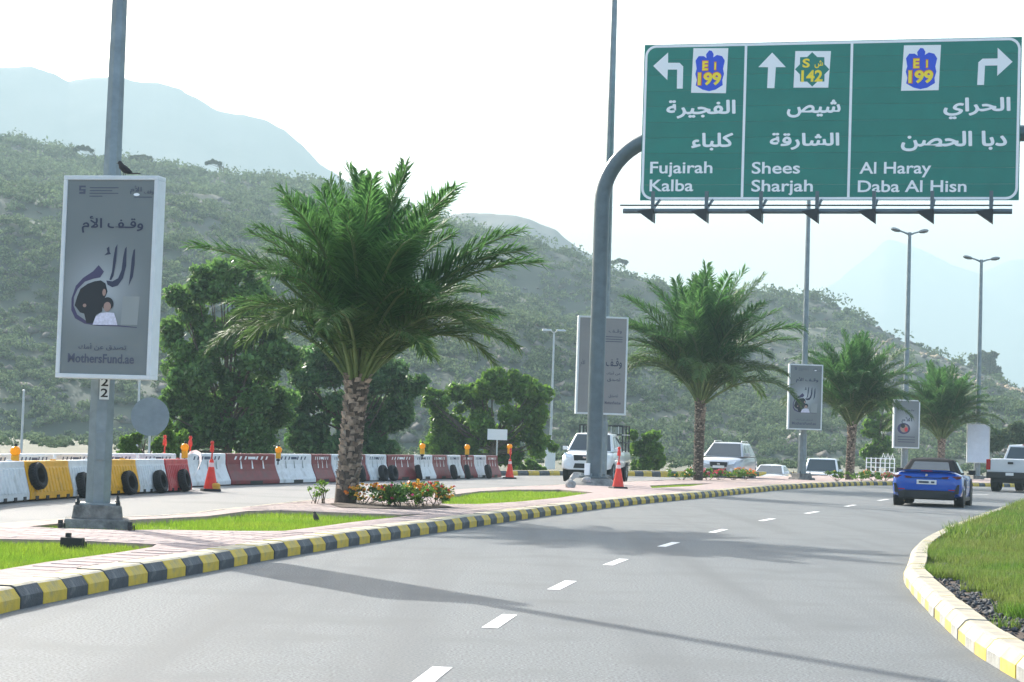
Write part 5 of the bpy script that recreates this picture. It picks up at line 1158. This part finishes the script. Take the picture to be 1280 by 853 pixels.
# ---- blue convertible, seen from behind
t = thing('convertible_car', 'blue two-seat convertible with black soft top driving away', 'car')
loft_body([(-2.16, .66, .42, .66, .72), (-2.13, .80, .32, .76, .84), (-2.02, .89, .27, .83, .935), (-1.86, .925, .24, .85, .955), (-1.4, .935, .20, .86, .93), (-.9, .925, .17, .83, .90), (0, .90, .16, .81, .87), (.8, .91, .16, .81, .87), (1.35, .925, .18, .80, .84), (1.8, .89, .22, .72, .75), (2.08, .78, .28, .58, .62), (2.16, .62, .34, .50, .54)]).build('body', M_carb, t, smooth=True)
cb = (-1.42, .72, .80, .86, -.72, -.02, .58, 1.30)
cabin(cb).build('soft_top', M_soft, t, smooth=True, bevel=.09, segs=4)
pane(cb, 'rear', .14, .86, .22, .80, .016).build('rear_window', M_glass, t); pane(cb, 'front', .04, .96, .10, .96).build('windscreen', M_glass, t)
for sd, u0, u1 in (('left', .22, .66), ('right', .34, .78)): pane(cb, sd, u0, u1, .12, .84).build('side_window', M_glass, t)
pl = polyx(t, 'number_plate', M_plate, [(-.26, .60), (.26, .60), (.26, .715), (-.26, .715)], -2.168, -.02)
for a, b in ((-.21, -.12), (-.06, .20)): polyx(t, 'plate_mark', M_chev, [(a, .635), (b, .635), (b, .68), (a, .68)], -2.1715 - .02, .0)
for s in (-1, 1):
    q = MB(); q.add([(-2.165, s * .40, .755), (-2.165, s * .40, .80), (-2.10, s * .80, .835), (-2.0, s * .905, .835), (-2.03, s * .89, .77), (-2.13, s * .76, .745)], [(0, 1, 2, 5), (2, 3, 4, 5)])
    tl = q.build('tail_light', M_taild, t)
    md = tl.modifiers.new('s', 'SOLIDIFY'); md.thickness = .03
    polyx(t, 'bumper_vent', M_black, [(s * .70, .35), (s * .84, .36), (s * .86, .62), (s * .80, .60)], -2.115 - .045, -.05)
    q = MB(); q.lathe([(.001, .0), (.045, .0), (.055, .02), (.055, -.12)], 14, axis='x', c=(-2.12, s * .52, .31)); q.build('exhaust_tip', M_chrome, t)
polyx(t, 'rear_diffuser', M_black, [(-.72, .24), (.72, .24), (.76, .40), (.55, .44), (-.55, .44), (-.76, .40)], -2.16, -.04)
q = MB(); q.add([(-2.10, -.78, .93), (-2.10, .78, .93), (-1.9, .82, .955), (-1.9, -.82, .955), (-2.16, -.5, .985), (-2.16, .5, .985), (-2.08, -.78, .955), (-2.08, .78, .955)], [(4, 5, 7, 6), (6, 7, 2, 3), (0, 1, 5, 4)]); q.build('lip_spoiler', M_carb, t, smooth=True)
boxp(t, 'boot_shut_line', M_black, (-2.165, 0, .775), (.03, 1.05, .008), 0); boxp(t, 'brake_light', M_tail, (-2.165, 0, .955), (.03, .30, .014), 0); boxp(t, 'badge', M_chrome, (-2.195, 0, .845), (.015, .06, .06), .01)
for s in (-1, 1):
    boxp(t, 'reflector', M_tail, (-2.15, s * .66, .46), (.04, .17, .022), 0); boxp(t, 'side_sill', M_black, (0, s * .86, .20), (2.1, .10, .11), .02); boxp(t, 'door_line', M_black, (-.62, s * .915, .55), (.008, .02, .46), 0)
    q = MB(); q.tube([(-.32, s * .925, .72), (-.14, s * .925, .72)], .014, 6); q.build('door_handle', M_carb, t)
mir(t, M_black, .45, .88, .93); arch(t, -1.27, .925, .34); arch(t, 1.25, .92, .34)
for x in (-1.27, 1.25):
    for s in (-1, 1): wheel(t, x, s * .80, .335, .26)
boxp(t, 'underbody', M_black, (0, 0, .27), (3.9, 1.5, .16), .02)
place(t, 1167, 631.5, R(72.5))

# ---- white pickup, seen from behind, cut by the frame edge
t = thing('pickup_truck', 'white pickup truck with dark rear bumper driving away at the right edge', 'pickup truck')
loft_body([(-2.85, .97, .78, 1.24, 1.30), (-2.8, .99, .72, 1.27, 1.33), (-1.0, 1.0, .62, 1.27, 1.33), (.6, 1.0, .58, 1.26, 1.32), (1.5, 1.0, .58, 1.22, 1.30), (2.5, .98, .60, 1.12, 1.22), (2.85, .90, .62, 1.02, 1.08)]).build('body', M_carp, t, smooth=True)
cb = (-.75, 1.75, .93, 1.28, -.5, 1.0, .76, 1.93); cabin(cb).build('cab', M_carp, t, smooth=True, bevel=.06, segs=3)
pane(cb, 'rear', .07, .93, .10, .86).build('rear_window', M_glass, t); pane(cb, 'front', .05, .95, .08, .92).build('windscreen', M_glass, t)
for sd in ('left', 'right'):
    for u0, u1 in ((.10, .46), (.52, .88)): pane(cb, sd, u0, u1, .12, .88).build('side_window', M_glass, t)
polyx(t, 'tailgate', M_carp, [(-.80, .80), (.80, .80), (.80, 1.29), (-.80, 1.29)], -2.86, -.035)
boxp(t, 'tailgate_handle', M_black, (-2.905, 0, 1.16), (.03, .22, .09), .01); boxp(t, 'rear_bumper', M_black, (-2.9, 0, .66), (.22, 1.9, .26), .04); boxp(t, 'lower_valance', M_black, (-2.7, 0, .48), (.2, 1.6, .22), .02)
polyx(t, 'number_plate', M_plate, [(-.16, .66), (.16, .66), (.16, .77), (-.16, .77)], -3.015, -.01); boxp(t, 'brake_light', M_tail, (-.52, 0, 1.915), (.06, .36, .035), .008)
for s in (-1, 1): boxp(t, 'tail_light', M_tail, (-2.82, s * .905, 1.08), (.12, .17, .42), .02); boxp(t, 'frame_rail', M_black, (0, s * .5, .50), (5.0, .12, .2), .01)
mir(t, M_black, 1.25, .96, 1.42); arch(t, -1.75, .99, .40); arch(t, 1.75, .99, .40); boxp(t, 'axle', M_black, (-1.75, 0, .40), (.12, 1.7, .12), .03)
for x in (-1.75, 1.75):
    for s in (-1, 1): wheel(t, x, s * .86, .40, .28)
place(t, 1287, 615, R(60))

# ---- oncoming cars
def front_set(t, xf, W, zg, zh, zb, grille, lampw=.26, lamph=.16, carm=M_carw, plate=True):
    polyx(t, 'grille', grille, [(-W * .52, zg - .10), (W * .52, zg - .10), (W * .56, zg + .10), (-W * .56, zg + .10)], xf + .012, .05); boxp(t, 'badge', M_chrome, (xf + .02, 0, zg + .02), (.02, .14, .07), .008)
    polyx(t, 'lower_intake', M_black, [(-W * .55, zb - .09), (W * .55, zb - .09), (W * .48, zb + .08), (-W * .48, zb + .08)], xf + .016, .05)
    for s in (-1, 1):
        q = MB(); q.add([(xf + .0, s * W * .60, zh - lamph * .45), (xf - .04, s * W * .98, zh - .02), (xf - .16, s * W * 1.08, zh + lamph * .7), (xf - .06, s * W * .66, zh + lamph * .45)], [(0, 1, 2, 3)])
        o = q.build('headlight', M_lampw, t); md = o.modifiers.new('s', 'SOLIDIFY'); md.thickness = .05
        q = MB(); q.lathe([(.001, .0), (.06, .0), (.065, -.02)], 12, axis='x', c=(xf + .02, s * W * .80, zb + .03)); q.build('fog_light', M_lampw, t)
    if plate: polyx(t, 'number_plate', M_plate, [(-.24, zb + .085), (.24, zb + .085), (.24, zb + .19), (-.24, zb + .19)], xf + .03, .02)
def oncoming(name, label, cat, st, cb, carm, wheels, px, py, head, grille=M_black, zg=.9, zh=.92, zb=.5, glass=M_glassl, roof_rails=False, z=0.004):
    t = thing(name, label, cat); loft_body(st).build('body', carm, t, smooth=True); cabin(cb).build('cabin', carm, t, smooth=True, bevel=.05, segs=3)
    pane(cb, 'front', .05, .95, .05, .93).build('windscreen', glass, t); pane(cb, 'rear', .08, .92, .2, .88).build('rear_window', M_glass, t)
    for sd in ('left', 'right'):
        for u0, u1 in (((.18, .50), (.54, .90)) if sd == 'left' else ((.10, .46), (.50, .82))): pane(cb, sd, u0, u1, .10, .86).build('side_window', M_glass, t)
    xf = st[-1][0]; W = st[-1][1]; front_set(t, xf, W, zg, zh, zb, grille, carm=carm); mir(t, carm, cb[1] - .35, cb[2] + .0, cb[3] + .10)
    (xr, xw, r, wy) = wheels; arch(t, xr, wy + .09, r); arch(t, xw, wy + .09, r)
    for x in (xr, xw):
        for s in (-1, 1): wheel(t, x, s * wy, r, .22)
    boxp(t, 'underbody', M_black, (0, 0, .32), (xf * 1.8, W * 1.7, .2), .03)
    if roof_rails:
        for s in (-1, 1):
            q = MB(); q.tube([(cb[4] + .1, s * cb[6] * .93, cb[7] - .01), (cb[4] + .2, s * cb[6] * .93, cb[7] + .04), (cb[5] - .2, s * cb[6] * .93, cb[7] + .04), (cb[5] - .1, s * cb[6] * .93, cb[7] - .01)], .018, 6); q.build('roof_rail', M_chrome, t)
    place(t, px, py, head, z); return t
hx = oncoming('pickup_truck', 'white oncoming pickup half hidden behind the gantry post', 'pickup truck',
    [(-2.6, .86, .62, 1.06, 1.12), (-2.5, .90, .58, 1.09, 1.15), (-.6, .91, .48, 1.09, 1.15), (.9, .91, .46, 1.08, 1.15), (1.4, .91, .46, 1.06, 1.14), (2.2, .90, .44, .98, 1.06), (2.5, .86, .42, .86, .96), (2.62, .74, .44, .76, .84)],
    (-.75, 1.55, .86, 1.10, -.55, .78, .66, 1.79), M_carw, (-1.6, 1.6, .37, .80), 745, 601.5, R(258), zg=.86, zh=.92, zb=.58)
cg = []
for x in (-2.5, -1.7, -.85):
    for s in (-1, 1): q = MB(); q.box((x, s * .82, 1.60), (.05, .05, 1.0)); q.build('rack_post', M_dark, hx)
for z in (1.45, 1.75, 2.08):
    for s in (-1, 1): q = MB(); q.box((-1.68, s * .82, z), (1.75, .04, .045)); q.build('rack_rail', M_galvl if z == 1.75 else M_dark, hx)
    for x in (-2.5, -.85): q = MB(); q.box((x, 0, z), (.04, 1.6, .045)); q.build('rack_rail', M_dark, hx)
for k in range(6): q = MB(); q.box((-.88, -.75 + k * .28, 1.76), (.02, .02, .62)); q.build('rack_bar', M_galvl, hx)
oncoming('suv_car', 'silver oncoming crossover beside the second palm', 'car',
    [(-2.2, .78, .50, .92, 1.0), (-2.05, .88, .42, .98, 1.06), (-1.2, .92, .36, 1.0, 1.06), (.4, .92, .34, .98, 1.05), (1.1, .92, .34, .95, 1.03), (1.75, .90, .34, .88, .96), (2.08, .82, .36, .74, .84), (2.22, .66, .38, .64, .70)],
    (-1.95, 1.25, .86, 1.02, -1.5, .35, .62, 1.64), M_cars, (-1.35, 1.32, .35, .79), 910, 601, R(253), zg=.70, zh=.76, zb=.46, roof_rails=True)
oncoming('suv_car', 'white oncoming off-roader between the lamp post plinth and the third palm', 'car',
    [(-2.3, .86, .55, 1.05, 1.12), (-2.2, .93, .50, 1.10, 1.16), (0, .96, .45, 1.10, 1.16), (1.2, .96, .45, 1.08, 1.15), (2.0, .95, .45, 1.02, 1.10), (2.35, .90, .45, .92, 1.0), (2.45, .8, .48, .8, .88)],
    (-2.1, 1.3, .90, 1.12, -1.85, .70, .74, 1.86), M_carw, (-1.4, 1.45, .39, .82), 1028, 616, R(257), z=-.845, zg=.90, zh=.94, zb=.6, glass=M_glass)
oncoming('sedan_car', 'low white oncoming sedan, only its roof showing beyond the median', 'car',
    [(-2.3, .74, .45, .86, .94), (-2.1, .86, .35, .94, 1.0), (-1.2, .90, .30, .95, 1.0), (.4, .90, .28, .92, .98), (1.2, .90, .28, .88, .95), (1.9, .86, .30, .76, .84), (2.2, .78, .32, .66, .72), (2.3, .62, .36, .58, .64)],
    (-1.75, 1.25, .82, .95, -1.05, .30, .60, 1.44), M_carw, (-1.4, 1.4, .33, .78), 964, 614.5, R(255), z=-.855, zg=.62, zh=.68, zb=.42)
